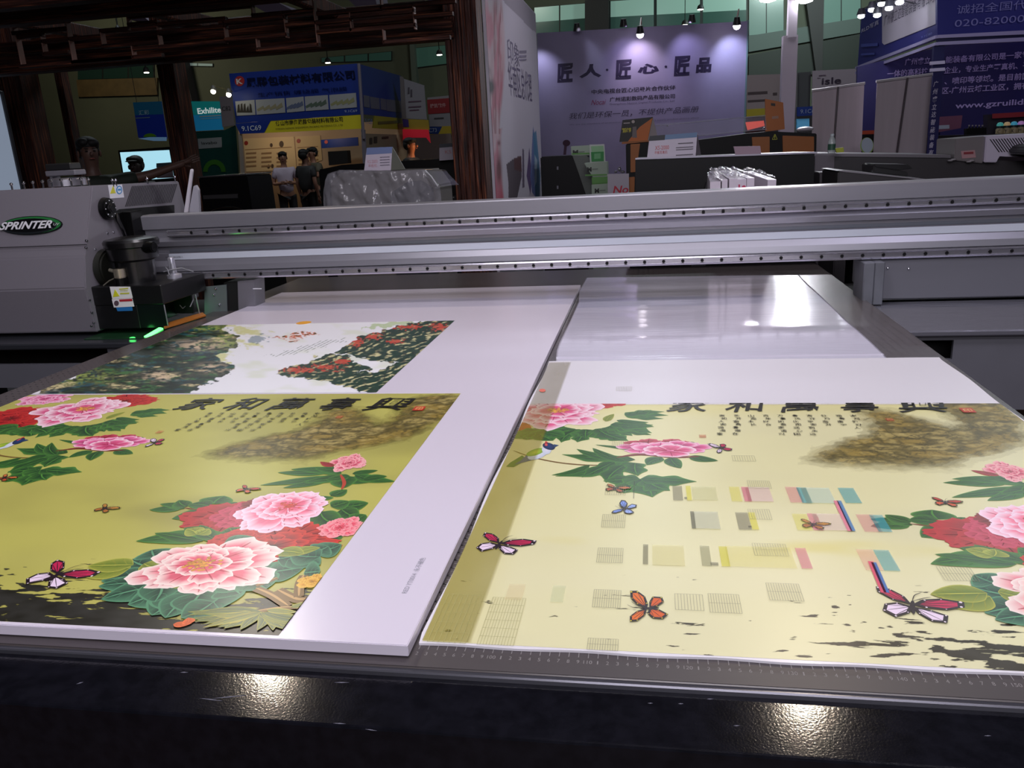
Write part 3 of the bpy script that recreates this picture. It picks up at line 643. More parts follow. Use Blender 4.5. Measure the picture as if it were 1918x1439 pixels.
# right foot and side body
B().box((.64, 2.60, .935), (.672, 2.72, 1.066), .003).box((.672, 2.60, .935), (.70, 2.66, 1.066), .002).build('foot_column', STEEL, printer)
gf = B().box((.70, 2.655, .94), (2.3, 3.0, 1.066), .004).build('foot_housing', M((112, 112, 120), .42, .2, bump=.15, nscale=8), printer)
b = B()
for q in [(1650, 504), (1702, 503), (1650, 541), (1663, 502)]: b.sph(YP(2.653).W(*q), .004, 6)
b.build('screw_heads', CHROME, gf, kind='stuff')
def holed(name, pl, outer, hole, parent, depth, mat):
    """a wall with a real rectangular opening, both in plane coordinates (a0, b0, a1, b1)"""
    a0, b0, a1, b1 = outer; c0, d0, c1, d1 = hole; b = B()
    for q in ((a0, b0, c0, b1), (c1, b0, a1, b1), (c0, b0, c1, d0), (c0, d1, c1, b1)):
        if q[2] - q[0] > 1e-4 and q[3] - q[1] > 1e-4: b.prism(pl, [(q[0], q[1]), (q[2], q[1]), (q[2], q[3]), (q[0], q[3])], -depth, 0)
    return b.build(name, mat, parent)
sp = YP(2.27); x0, z1 = sp.ab(1722, 638); x1, z0 = sp.ab(1783, 673)
SIDE = M((104, 104, 112), .45, .1, noise=.04, nscale=8)
sb = holed('side_wall', sp, (.60, .705, 2.3, .925), (x0, z0, x1, z1), printer, .012, SIDE)
B().box((.675, 2.25, .915), (2.3, 2.66, .932), .004).build('side_ledge', M((126, 126, 136), .22, .45, bump=.25, nscale=7, stretch=(1, 3, 1)), printer)
B().box((.58, 2.40, .70), (2.28, 3.2, .90)).box((.9, 2.8, 0), (1.1, 3.0, .70)).box((1.9, 2.8, 0), (2.1, 3.0, .70)).build('side_interior', M((20, 20, 22), .6), printer)
# left side body
x0, z1 = sp.ab(-40, 643); x1, z0 = sp.ab(206, 681)
holed('side_wall', sp, (-3.2, z0 - .08, -1.55, .93), (-3.1, z0, x1, z1), printer, .012, SIDE)
B().box((-3.2, 2.25, .915), (-1.565, 2.75, .934), .004).build('side_ledge', M((60, 62, 68), .25, .4), printer)
B().box((-3.2, 2.6, .72), (-1.5, 3.2, .90)).box((-3.0, 2.8, 0), (-2.8, 3.0, .72)).box((-2.0, 2.8, 0), (-1.8, 3.0, .72)).build('side_interior', M((12, 12, 14), .6), printer)

# carriage
XS = -1.811; sd = XR(XS)
cp = [(2.475, 1.415), (2.374, 1.196), (2.344, 1.096), (2.36, .946), (3.0, .946), (3.0, 1.31), (2.985, 1.41), (2.93, 1.436), (2.52, 1.436)]
carr = B().prism(sd, [sd.ab(173, 348), sd.ab(160, 480), sd.ab(160, 540), sd.ab(183, 622), (3.0, .946), sd.ab(346, 388), sd.ab(335, 339)], -1.3, 0, .004).build('carriage_housing', GREYP, printer)
fu = Pl((0, 2.374, 1.196), (1, 0, 0), (0, .101, .219)); fl = Pl((0, 2.344, 1.096), (1, 0, 0), (0, .03, .1))
DARKL = M((40, 38, 42), .6)
seam = B().prismx(fl, [(-5, 463.5), (163, 457.5), (163, 459), (-5, 465)], .0005, .002).build('panel_seam', DARKL, carr)
def ell(c, rx, ry, rot=0, n=28, a0=0, a1=6.2832): return [(c[0] + math.cos(t) * rx * math.cos(rot) - math.sin(t) * ry * math.sin(rot), c[1] + math.cos(t) * rx * math.sin(rot) + math.sin(t) * ry * math.cos(rot)) for t in [a0 + (a1 - a0) * i / n for i in range(n)]]
bc = (60, 423)
slab('badge_rim', fu, ell(bc, 58, 17.5, -.05), M((40, 42, 44), .3, .6), carr, 0, .004)
slab('badge_green', fu, ell(bc, 56, 16, -.05), M((44, 120, 62), .35, .2), carr, .004, .005)
slab('badge_chrome', fu, ell((57, 425), 52, 14.5, -.05), CHROME, carr, .005, .006)
slab('badge_black', fu, ell((56, 424), 50, 12.2, -.05), M((12, 12, 14), .3), carr, .006, .007)
text('badge_lettering', fu, 'SPRINTER', (2, 433), (102, 414), M((215, 215, 220), .35), carr, h=.009, bold=.03, shear=.35)
text('badge_lettering', fu, 'UV', (103, 424), (115, 419), M((200, 205, 205), .4), carr, h=.0085, shear=.2)
b = B()
for q, p in [((162, 451), fu), ((161, 464), fu)]: b.sph(p.W(*q), .005, 6)
for q in [(178, 467), (168, 562), (172, 585), (175, 605), (171, 611), (201, 437), (212, 435), (300, 404)]: b.sph(sd.W(*q), .004, 6)
tp = ZP(1.4175)
for q in [(22, 350), (45, 347), (62, 346), (80, 344), (97, 343), (115, 342), (133, 341), (152, 340), (166, 340), (211, 342), (217, 342), (276, 339), (328, 336)]:
    y0 = 2.55 if q[0] < 170 else None
    w = YP(2.50).W(*q) if y0 else sd.W(*q); b.cyl((w[0], w[1], 1.405), (w[0], w[1], w[2] + .006), .003, n=8).sph((w[0], w[1], w[2] + .008), .0055, 6)
b.build('bolt_heads', CHROME, carr, kind='stuff')
# slotted vent
b = B()
for i in range(27):
    t = i / 26; xb = 234 + 85 * t; xt = 247 + 83 * t; b.prismx(sd, [(xb, 387 - 7.5 * t), (xt, 348.5 - 4 * t), (xt + 1.5, 348.5 - 4 * t), (xb + 1.5, 387 - 7.5 * t)], .0004, .0015)
b.build('vent_slots', M((48, 46, 52), .6), carr, kind='stuff')
st = slab('warning_sticker', sd, [(202, 347), (228, 345.5), (232, 370), (206, 372)], M((220, 220, 228), .4), carr, .0004, .0014)
slab('yellow_triangle', sd, [(211, 348), (216, 362), (205.5, 363)], M((205, 200, 50), .5), st, .0015, .002)
slab('blue_disc', sd, ell((222.5, 356), 5.6, 8), M((50, 130, 190), .5), st, .0015, .002)
slab('white_disc', sd, ell((222.5, 356), 3.8, 6), M((215, 225, 235), .5), st, .002, .0023)
slab('blue_glyph', sd, [(219.5, 354), (225.5, 353.5), (225.5, 357), (219.5, 357.5)], M((50, 130, 190), .5), st, .0024, .0027)
gw = sd.W(196, 391); g = B().cyl(gw, gw + np.array([.022, 0, 0]), .038, .034, 28, .004).build('round_gauge', BLACK, carr, smooth=True)
B().cyl(gw + np.array([.022, 0, 0]), gw + np.array([.032, 0, 0]), .018, .015, 20, .003).build('gauge_knob', M((24, 24, 26), .25), g, smooth=True)
b = B()
for i in range(8):
    a = i * .785; b.box((gw[0] + .021, gw[1] + math.cos(a) * .026 - .0015, gw[2] + math.sin(a) * .026 - .0015), (gw[0] + .0235, gw[1] + math.cos(a) * .026 + .0015, gw[2] + math.sin(a) * .026 + .0015))
b.build('gauge_marks', WHITE_ST, g, kind='stuff')
slab('recess_shade_plate', sd, [(213, 402), (216, 396), (223, 392), (325, 384), (326, 403), (252, 407), (258, 470), (236, 470), (232, 440)], BLACK, carr, .0005, .003)  # flat black plate stands in for the shaded notch around the beam
B().tube([sd.W(218, 399, .012), sd.W(221, 412, .012), sd.W(231, 432, .014), sd.W(240, 458, .014)], .0075, 10).build('cable_hose', M((14, 14, 16), .15, coat=.6), carr, smooth=True)
B().box((XS + .001, 2.60, 1.17), (XS + .035, 2.665, 1.318), .002).build('beam_bracket', BLACK, carr)
# motor on top of the carriage
mw = YP(2.62).W(126, 338); b = B().lathe((mw[0], mw[1], 1.415), [(.062, 0), (.062, .022), (.058, .026), (.04, .028)], 28); mt_ = b.build('top_fitting', M((190, 188, 198), .28, .9), carr, smooth=True)
B().box((mw[0] - .058, mw[1] - .03, 1.45), (mw[0] + .058, mw[1] + .03, 1.468), .003).box((mw[0] - .05, mw[1] - .02, 1.44), (mw[0] - .04, mw[1] + .02, 1.455)).build('top_plate', M((120, 118, 126), .4, .4), carr)
B().box((mw[0] - .055, mw[1] - .028, 1.4685), (mw[0] + .045, mw[1] + .028, 1.492), .004).build('top_block', BLK2, carr)
lv = YP(2.96)
slab('lever_arm', lv, [(347, 398), (359, 317), (362.5, 316), (363.5, 320), (354, 398)], M((205, 200, 208), .4), printer, 0, .012, .002)
slab('end_bracket', lv, [(352, 398), (361, 349), (365, 347), (370, 356), (372, 398)], M((160, 158, 168), .45), printer, -.02, -.004, .001)
# print head box
hx0, hx1, hy0, hy1 = -1.83, -1.561, 2.372, 2.64
hd = B().box((hx0, hy0, 1.031), (hx1, hy1, 1.095), .003).box((hx0, hy0 + .001, .953), (-1.66, hy1 - .03, 1.031), .002).build('print_head_box', M((13, 13, 15), .42, noise=.15, nscale=600, bump=.05), printer)
B().box((-1.66, hy0 + .002, .955), (-1.565, hy0 + .006, 1.031)).build('head_window', M((16, 24, 22), .15), hd)
B().box((-1.66, hy1 - .06, .96), (-1.59, hy1 - .05, 1.03)).build('head_baffle', BLK2, hd)
b = B()
for p_, q_ in (((307, 571), (315, 611)), ((366, 552), (374, 588))): b.tube([XR(-1.563).W(*p_), XR(-1.563).W(*q_)], .0022, 6)
b.build('support_rods', M((190, 190, 200), .3, .8), hd, kind='stuff')
B().tube([XR(-1.6).W(337, 572), XR(-1.6).W(342, 578), XR(-1.6).W(347, 574)], .0015, 6).tube([XR(-1.57).W(360, 552), XR(-1.57).W(362, 562), XR(-1.57).W(356, 575)], .002, 6).build('head_cable', M((120, 120, 125), .4), hd)
fp = YP(hy0)
s1 = slab('warning_sticker', fp, [(206, 537), (244, 537), (249, 558), (211, 560)], M((228, 226, 226), .4), hd, .0006, .002)
slab('yellow_triangle', fp, [(216, 542), (225, 554.5), (212.5, 556.5)], M((205, 205, 40), .5), s1, .0022, .003)
strips('sticker_lines', fp, [[(224, 540.5), (241, 539), (241, 541), (224, 542.5)], [(226, 548.5), (243, 548), (243, 550.5), (226, 551)], [(226, 544), (240, 543.5), (240, 544.5), (226, 545)]], M((190, 190, 60), .5), s1, .0022, .003)
s2 = slab('label_sticker', fp, [(210, 560.5), (248, 558.5), (252, 574), (214, 576)], M((228, 224, 226), .4), hd, .0006, .002)
slab('red_bar', fp, [(224, 561), (248, 559.5), (249, 564), (225, 565)], M((170, 40, 50), .5), s2, .0022, .003)
slab('hand_symbol', fp, ell((219, 568), 4.5, 5), M((90, 70, 80), .5), s2, .0022, .003)
slab('blue_label', fp, [(218, 576), (248, 574.5), (249, 582), (221, 583)], M((40, 110, 175), .4), hd, .0006, .002)
# fan, valve and fittings on the head
fc = (-1.705, 2.47); fan = B().lathe((*fc, 1.095), [(.060, 0), (.062, .07), (.078, .078), (.080, .115), (.086, .119), (.088, .135), (.082, .143), (.050, .149), (.02, .146)], 36).build('fan_motor', M((16, 16, 18), .3, coat=.3), printer, smooth=True)
B().cyl((fc[0] + .07, fc[1] - .03, 1.21), (fc[0] + .105, fc[1] - .035, 1.21), .02, .017, 16, .003).build('fan_port', BLACK, fan, smooth=True)
b = B()
for i in range(10):
    a = i * .628; b.box((fc[0] + math.cos(a) * .06 - .004, fc[1] + math.sin(a) * .06 - .004, 1.24), (fc[0] + math.cos(a) * .06 + .004, fc[1] + math.sin(a) * .06 + .004, 1.2415))
b.build('fan_grill', M((40, 38, 40), .3), fan, kind='stuff')
dw = sd.W(196, 503); B().cyl(dw, dw + np.array([.03, 0, 0]), .066, .062, 32, .006).build('drum_cover', M((26, 27, 22), .4), printer, smooth=True)
vw = YP(2.40).W(226, 522); vl = B().cyl((vw[0], 2.40, 1.118), (vw[0], 2.40, 1.148), .019, n=20, bev=.002).build('solenoid_valve', M((195, 185, 165), .25, .8), printer, smooth=True)
B().cyl((vw[0], 2.40, 1.094), (vw[0], 2.40, 1.118), .021, n=20).build('valve_base', BLACK, vl)
B().tube([(vw[0] - .018, 2.40, 1.14), (vw[0] - .035, 2.40, 1.145)], .006).tube([(vw[0] - .015, 2.40, 1.12), (vw[0] - .04, 2.395, 1.11), (vw[0] - .06, 2.39, 1.096)], .002).build('valve_hose', M((150, 145, 130), .3, .6), vl, smooth=True)
ft = B().lathe((-1.60, 2.52, 1.095), [(.024, 0), (.024, .012), (.01, .018), (.008, .05)], 20).box((-1.615, 2.515, 1.11), (-1.598, 2.535, 1.165), .003).build('hose_fitting', M((180, 180, 190), .35, .6), printer, smooth=True)
B().tube([(-1.625, 2.50, 1.12), (-1.60, 2.50, 1.125), (-1.57, 2.52, 1.128), (-1.54, 2.54, 1.112)], .0025).tube([(-1.615, 2.50, 1.135), (-1.605, 2.495, 1.125), (-1.60, 2.49, 1.11)], .002).build('hose', M((110, 112, 118), .4), ft, smooth=True)
# left foot under the beam
lf = YP(2.66)
B().prismx(lf, [(384, 537), (425, 533), (427, 600), (384, 604)], 0, .004).build('foot_plate', M((118, 126, 128), .4, .4), printer)
B().prismx(lf, [(418, 530), (446, 528), (449, 598), (424, 600)], -.10, -.004).build('foot_gap', BLK2, printer)
B().prismx(lf, [(445, 527), (476, 524), (478, 580), (447, 590)], -.08, 0).build('foot_column', M((120, 118, 126), .45, .2), printer)
b = B()
for q in [(404, 541), (411, 571), (401, 552)]: b.sph(lf.W(*q, .005), .005, 6)
b.build('screw_heads', CHROME, printer, kind='stuff')
B().tube([lf.W(474, 541), lf.W(490, 541)], .002, 6).build('cable_pin', WHITE_ST, printer)
# orange bar, green pilot light
zq = ZP(.953)
slab('orange_bar', zq, [(305, 610), (308, 617), (386, 593), (380, 588)], M((170, 105, 40), .5), printer, 0, .006, .001)
slab('green_lamp', ZP(.936), [(270, 632), (277, 634), (306, 617), (299, 615)], M((90, 255, 110), .4, emit=4.0), printer, 0, .004)
lamp('POINT', (-1.66, 2.32, .942), .016, (.1, 1.0, .2), .01); lamp('POINT', (-1.62, 2.60, .96), .012, (.1, 1.0, .3), .02)
B().box((-1.82, 2.30, .9342), (-1.565, 2.65, .937), .0005).build('green_glow_plate', M((30, 60, 38), .2), printer)  # plate coloured green to carry the lamp's glow on the ledge

# ------------------------------------------------------------------ boards and sheets on the table
WB = M((218, 211, 225), .22, coat=.3)
bd = thing('foam_board', 'white foam board with a yellow peony picture and a mountain landscape, left on the table', 'printed board', (-.85, 1.8, .9502))
bw = B().prism(LP, [(-1.435, .700), (-.252, .700), (-.254, 2.938), (-1.425, 2.945)], -.0135, 0, .0008).build('board_panel', WB, bd)
B().prism(LP, [(-1.432, .7015), (-.256, .7015), (-.258, 2.92), (-1.42, 2.93)], -.0145, -.0136).build('gap_shade_sheet', M((60, 58, 60), .6), bd)  # dark sheet stands in for the shadow gap under the board
LIM = (-1.43, -.398, .706, 1.592)
gl = grid_paint('yellow_picture', LP, LIM[0], LIM[1], LIM[2], LIM[3], 200, 180, ground_col((186, 182, 92), (160, 155, 80), 1), bd, INK, .0002)
grid_paint('ink_streaks', LP, LIM[0], LIM[1], LIM[2], .86, 760, 260, streaks((20, 18, 8), lambda A: 1.3 + 0 * A), bd, INK, .0003, kind='stuff')
grid_paint('painted_mountain', LP, -.98, LIM[1], 1.16, LIM[3], 290, 230, mountain(.92, .25), bd, INK, .00034)
top = stamp(art, LP, (0, 0), LIM, bd, INK)
grid_paint('landscape_picture', LP, -1.43, -.588, 1.60, 2.345, 420, 330, landscape, bd, INK, .0003)
sun = Lc(569, 605); Art_sun = B().prism(LP, [(sun[0] + math.cos(t) * .024, sun[1] + math.sin(t) * .024) for t in np.linspace(0, 6.1, 20)], .0004, .0006).build('painted_sun', M((225, 160, 50), .4), bd)
text('caption_lettering', Pl((0, 0, BOARD_Z), (0, -1, 0), (1, 0, 0)), 'RED YT0014  永不褪色', (812, 1058), (778, 1113), M((150, 150, 160), .5), bd, h=.0003) if False else None
cz = LP; a0, b0 = Lc(795, 1085)
V, T = text_tris('RED YT0014  永不褪色'); link_mesh('caption_lettering', [LP.P(-.282 - .008 * y, .80 + x * .085, .0003) for x, y in V], T.tolist(), M((140, 140, 152), .5), bd)

sh = thing('printed_sheet', 'white sheet with a pale yellow peony print and colour test patches, right on the table', 'printed sheet', (.2, 1.3, .9502))
SX0, SX1, SY0, SY1 = -.247, .640, .7225, 1.896
def sheet_edge(n=60):
    pts = []
    for i in range(n): t = i / n; pts.append((SX0 + (SX1 - SX0) * t, SY0 + .0012 * math.sin(t * 40)))
    for i in range(n): t = i / n; pts.append((SX1 + .002 * math.sin(t * 24) * (t > .4), SY0 + (SY1 - SY0) * t))
    for i in range(n): t = i / n; pts.append((SX1 - (SX1 - SX0) * t, SY1 + .001 * math.sin(t * 21)))
    for i in range(n): t = i / n; pts.append((SX0 + .0025 * math.sin(t * 17), SY1 - (SY1 - SY0) * t))
    return pts
B().prism(RP, sheet_edge(), -.0027, 0).build('sheet_paper', M((224, 221, 228), .28, coat=.25, bump=.02, nscale=3, stretch=(.6, 4, 1)), sh)
RLIM = (-.2445, .638, .7265, 1.556)
def rg(A, Bb):
    c = ground_col((219, 215, 166), (212, 208, 164), 0)(A - OFF[0], Bb - OFF[1])
    t = sm(Bb, 1.45, 1.53) * .35; c = mixc(c, lin((216, 206, 118)), t)
    c = mixc(c, lin((208, 196, 90)), sm(A, -.16, -.24) * .35 + sm(np.abs(Bb - .965), .05, .0) * sm(fbm(A * 5, Bb * 14, 61, 3), .4, .6) * .5)
    return np.concatenate([c, sm(Bb, 1.556, 1.545)[..., None]], -1)
grid_paint('yellow_picture', RP, *RLIM[:2], RLIM[2], RLIM[3], 200, 180, rg, sh, INK, .0002)
def shifted(f):
    return lambda A, Bb: f(A - OFF[0], Bb - OFF[1])
grid_paint('ink_streaks', RP, *RLIM[:2], RLIM[2], .86 + OFF[1], 660, 230, shifted(streaks((44, 36, 18), lambda A: sm(A, -1.08, -.5))), sh, INK, .0003, kind='stuff')
grid_paint('painted_mountain', RP, -.98 + OFF[0], RLIM[1], 1.16 + OFF[1], RLIM[3], 290, 210, shifted(mountain(.85, .35)), sh, INK, .00034)
stamp(art, RP, OFF, RLIM, sh, INK, fade=lambda c, V: np.clip(c * .94 + .008, 0, 1))
# darker strip where the sheet was printed twice
grid_paint('overprinted_strip', RP, -.2445, -.190, .7265, 1.88, 12, 200, lambda A, Bb: np.concatenate([np.zeros(A.shape + (3,)) + mixc(np.zeros(A.shape + (3,)) + np.array(lin((150, 138, 40))), lin((150, 142, 110)), sm(Bb, 1.5, 1.58)), (np.where(Bb < .7265 + 0, 0, .38 + .12 * fbm(A * 20, Bb * 8, 71, 3)) * (A < -.190 - 0 * Bb))[..., None]], -1), sh, INK, .0015)
# colour test patches and line grids
def gridmesh(px0, px1, nx, ny, skew=0.0):
    (a0, b0), (a1, b1) = RP.ab(*px0), RP.ab(*px1); b = []
    for i in range(nx): x = a0 + (a1 - a0) * i / (nx - 1); b.append([(x, b0), (x + .0004, b0), (x + .0004, b1), (x, b1)])
    for j in range(ny): y = b0 + (b1 - b0) * j / max(1, ny - 1); b.append([(a0, y), (a1, y), (a1, y + .0003), (a0, y + .0003)])
    return b
def patch(name, px0, px1, col, al=1.0):
    (a0, b0), (a1, b1) = RP.ab(*px0), RP.ab(*px1)
    V = [RP.P(a, b_, .0016) for a, b_ in ((a0, b0), (a1, b0), (a1, b1), (a0, b1))]
    link_mesh(name, V, [(0, 1, 2, 3)], INK, sh, cols=np.tile(np.append(lin(col), al * .6), (4, 1)))
G_, Y_, C_, P_ = (110, 105, 90), (232, 226, 70), (70, 175, 185), (225, 120, 150)
for a, b_, c, al in [((1261, 939), (1277, 912), G_, .65), ((1287, 939), (1293, 912), Y_, .9), ((1371, 941), (1384, 914), Y_, .55), ((1395, 941), (1401, 914), P_, .9), ((1402, 941), (1440, 915), (235, 205, 205), .8),
                     ((1481, 943), (1494, 914), P_, .55), ((1503, 944), (1509, 915), C_, .95), ((1511, 944), (1552, 916), (200, 225, 215), .7), ((1584, 944), (1598, 916), C_, .8), ((1298, 938), (1340, 914), (222, 222, 170), .7),
                     ((1296, 992), (1300, 960), (85, 85, 72), .95), ((1302, 992), (1344, 961), (205, 208, 185), .8), ((1384, 994), (1400, 962), G_, .7), ((1409, 994), (1413, 962), Y_, .9), ((1494, 995), (1510, 965), Y_, .5), ((1524, 995), (1529, 964), P_, .8),
                     ((1533, 995), (1575, 965), (238, 215, 210), .7), ((1620, 998), (1634, 966), P_, .5), ((1646, 998), (1652, 967), C_, .8), ((1204, 1059), (1214, 1022), (120, 115, 85), .85), ((1222, 1060), (1280, 1024), (232, 226, 165), .8),
                     ((1315, 1062), (1328, 1025), (150, 150, 110), .65), ((1352, 1063), (1361, 1026), (225, 220, 60), .9), ((1365, 1063), (1480, 1028), (236, 228, 120), .4), ((1502, 1067), (1508, 1029), P_, .75), ((1622, 1070), (1634, 1032), (240, 185, 165), .6), ((1656, 1071), (1664, 1033), C_, .75),
                     ((1331, 1061), (1345, 1056), (110, 108, 85), .9), ((1282, 936), (1287, 933), (90, 88, 80), .9), ((1402, 990), (1408, 987), (90, 88, 80), .9), ((1186, 936), (1189, 903), (90, 95, 85), .9), ((1030, 1130), (1060, 1100), (215, 225, 185), .5), ((945, 1125), (985, 1097), (235, 215, 175), .4)]:
    patch('colour_patch', a, b_, c, al)
def bar(px0, px1, c):
    (a0, b0), (a1, b1) = RP.ab(*px0), RP.ab(*px1)
    link_mesh('colour_bar', [RP.P(a0 - .003, b0, .0018), RP.P(a0 + .003, b0, .0018), RP.P(a1 + .003, b1, .0018), RP.P(a1 - .003, b1, .0018)], [(0, 1, 2, 3)], INK, sh, cols=np.tile(np.append(lin(c), .85), (4, 1)))
bar((1598, 997), (1571, 940), (80, 130, 180)); bar((1592, 997), (1565, 940), (225, 130, 150)); bar((1661, 1113), (1636, 1056), (60, 110, 180)); bar((1655, 1113), (1630, 1054), (220, 80, 110))
qs = []
for a, b_, nx, ny in [((1126, 990), (1171, 967), 13, 3), ((1117, 1056), (1167, 1030), 13, 3), ((1109, 1140), (1163, 1109), 13, 3), ((1133, 929), (1172, 912), 10, 2), ((1146, 838), (1178, 828), 10, 2), ((1099, 1220), (1158, 1201), 13, 3), ((1414, 1043), (1470, 1022), 14, 3),
                      ((1442, 1127), (1495, 1097), 14, 3), ((1330, 1150), (1383, 1117), 13, 3), ((1403, 917), (1440, 903), 12, 2), ((1405, 975), (1440, 957), 10, 2), ((1154, 734), (1183, 726), 10, 2), ((1373, 866), (1412, 856), 10, 2), ((1770, 1090), (1815, 1066), 12, 3), ((1265, 1145), (1315, 1117), 10, 2)]:
    qs += gridmesh(a, b_, nx, ny)
b = B()
for q in qs: b.prism(RP, q, .0019, .0020)
b.build('test_line_grids', M((150, 148, 122), .5), sh, kind='stuff')
qs = gridmesh((893, 1210), (985, 1124), 13, 7) + gridmesh((800, 1205), (905, 1118), 8, 6); b = B()
for q in qs: b.prism(RP, q, .0019, .0020)
b.build('test_line_grids', M((172, 168, 112), .5), sh, kind='stuff')
slab('red_stamp_print', RP, ell((1016, 733), 6, 3), M((215, 110, 95), .5), sh, .0019, .002)

# loose glossy film lying behind the printed sheet
Lp = [(1099, 521), (1085, 546), (1084, 566), (1069, 601), (1049, 641), (1043, 657), (1041, 677)]
Rp_ = [(1496, 516), (1515, 535), (1539, 557), (1575, 592), (1610, 624), (1636, 646), (1662, 671)]
fz = ZP(.9512); LA = np.array([fz.ab(*q) for q in Lp]); RA = np.array([fz.ab(*q) for q in Rp_])
nu, nv = 150, 170
tL = np.linspace(0, len(LA) - 1, nv); 
def interp(Aa, t): i = np.clip(t.astype(int), 0, len(Aa) - 2); f = (t - i)[:, None]; return Aa[i] * (1 - f) + Aa[i + 1] * f
le, re_ = interp(LA, tL), interp(RA, tL); U = np.linspace(0, 1, nu)[None, :, None]
XY = le[:, None] * (1 - U) + re_[:, None] * U
X_, Y_q = XY[..., 0], XY[..., 1]
Zf = .9512 + .0040 * (fbm(X_ * 1.5, Y_q * 6, 81, 2)) + .0008 * np.abs(fbm(X_ * 5 + 3, Y_q * 16, 82, 2) - .5)
Zf = np.where(Y_q < 1.93, .9508, Zf)
Vf = np.stack([X_, Y_q, Zf], -1).reshape(-1, 3); i = (np.arange(nv - 1)[:, None] * nu + np.arange(nu - 1)).ravel()
Ff = np.stack([i, i + nu, i + nu + 1, i + 1], 1)
film = link_mesh('glossy_film', Vf, Ff.tolist(), M((206, 203, 220), .19, coat=.8, bump=.10, nscale=3.2, stretch=(2.5, 26, 1)), None, smooth=True, label='loose glossy white film sheet with wrinkles, lying behind the printed sheet under the gantry', cat='film sheet')
sm_ = film.modifiers.new('thickness', 'SOLIDIFY'); sm_.thickness = .0006
# ------------------------------------------------------------------ hall shell
WALLM = M((84, 88, 74), .7, noise=.12, nscale=.35); DKM = M((14, 12, 12), .7)
wy = 31.0; wp = YP(wy)
B().box((-27.3, wy, -.1), (26, wy + .3, 13)).build('wall_back', WALLM, **STR)
B().box((-27.3, -3, 0), (-27, wy, 9)).build('wall_left', M((40, 40, 38), .8), **STR)
B().box((16, -3, 0), (16.3, wy, 9)).build('wall_right', M((40, 40, 38), .8), **STR)
B().box((-27.3, -3, 9.0), (16.3, wy, 9.2)).build('ceiling', M((30, 32, 34), .8), **STR)
PANE = M((132, 166, 154), .2, emit=.42); PANE2 = M((60, 92, 84), .2, emit=.08); FRM = M((20, 26, 26), .5)
def window(n, px, pane, mull, rows=0):
    w = slab('window_%d' % n, wp, px, FRM, None, .0, .05, **STR)
    xs = [q[0] for q in px]; (x0, yt0), (x1, yt1), (_, yb1), (_, yb0) = px
    k = mull
    for i in range(k):
        a, c = i / k, (i + 1) / k; e = .02 / k + .004
        L = lambda t, top: (x0 + (x1 - x0) * t, (yt0 + (yt1 - yt0) * t + .9) if top else (yb0 + (yb1 - yb0) * t - .9))
        q = [L(a + e, 1), L(c - e, 1), L(c - e, 0), L(a + e, 0)]
        slab('pane', wp, q, pane, w, .05, .06)
        if rows:
            m1 = [(q[0][0], q[0][1] * .45 + q[3][1] * .55), (q[1][0], q[1][1] * .45 + q[2][1] * .55)]
            slab('lower_pane', wp, [m1[0], m1[1], q[2], q[3]], PANE2, w, .06, .065)
    return w
window(1, [(1000, 14), (1097, 6), (1097, 58), (1000, 66)], PANE, 2, 1)
window(2, [(1141, 2), (1400, -14), (1400, 46), (1141, 58)], PANE, 3, 1)
window(3, [(1402, -14), (1468, -18), (1468, 60), (1402, 68)], M((110, 136, 128), .2, emit=.3), 2)
window(4, [(1538, -20), (1612, -24), (1612, 34), (1538, 60)], M((104, 132, 124), .2, emit=.3), 2)
window(5, [(602, 108), (735, 96), (735, 114), (602, 118)], M((60, 92, 84), .2, emit=.08), 3)
window(6, [(775, 90), (840, 84), (840, 120), (779, 128)], M((70, 104, 94), .2, emit=.1), 1)
window(7, [(138, 96), (165, 94), (165, 102), (138, 104)], M((150, 190, 175), .2, emit=.28), 1)
window(8, [(343, 117), (400, 119), (400, 125), (346, 124)], M((150, 170, 165), .2, emit=.22), 2)
window(9, [(146, 122), (290, 118), (290, 146), (150, 150)], M((34, 56, 50), .2, emit=.03), 3)
window(10, [(330, 64), (395, 61), (395, 71), (333, 73)], M((80, 140, 120), .2, emit=.14), 1)
slab('lit_wall_patch', wp, [(146, 150), (297, 146), (297, 178), (150, 182)], M((92, 74, 46), .6, noise=.15, nscale=3), None, 0, .1, **STR)  # ochre slab: the warm-lit stretch of wall put into the colour
slab('trim_2', wp, [(1097, 4), (1141, 0), (1141, 60), (1097, 62)], M((44, 40, 42), .6), None, 0, .4, **STR)
slab('trim_3', wp, [(1500, -40), (1540, -40), (1536, 135), (1524, 135)], M((56, 52, 54), .6), None, 0, .4, **STR)
slab('trim_4', wp, [(300, 60), (345, 60), (372, 190), (330, 190)], M((70, 64, 70), .6), None, 0, .5, **STR)
slab('trim_5', wp, [(770, 60), (778, 60), (788, 200), (778, 200)], M((84, 92, 86), .6), None, 0, .3, **STR)
slab('trim_6', wp, [(1402, 68), (1610, 34), (1610, 62), (1402, 98)], M((92, 104, 100), .6), None, 0, .1, **STR)
slab('trim_7', wp, [(1402, 104), (1610, 64), (1610, 138), (1402, 142)], M((50, 54, 50), .6), None, 0, .1, **STR)
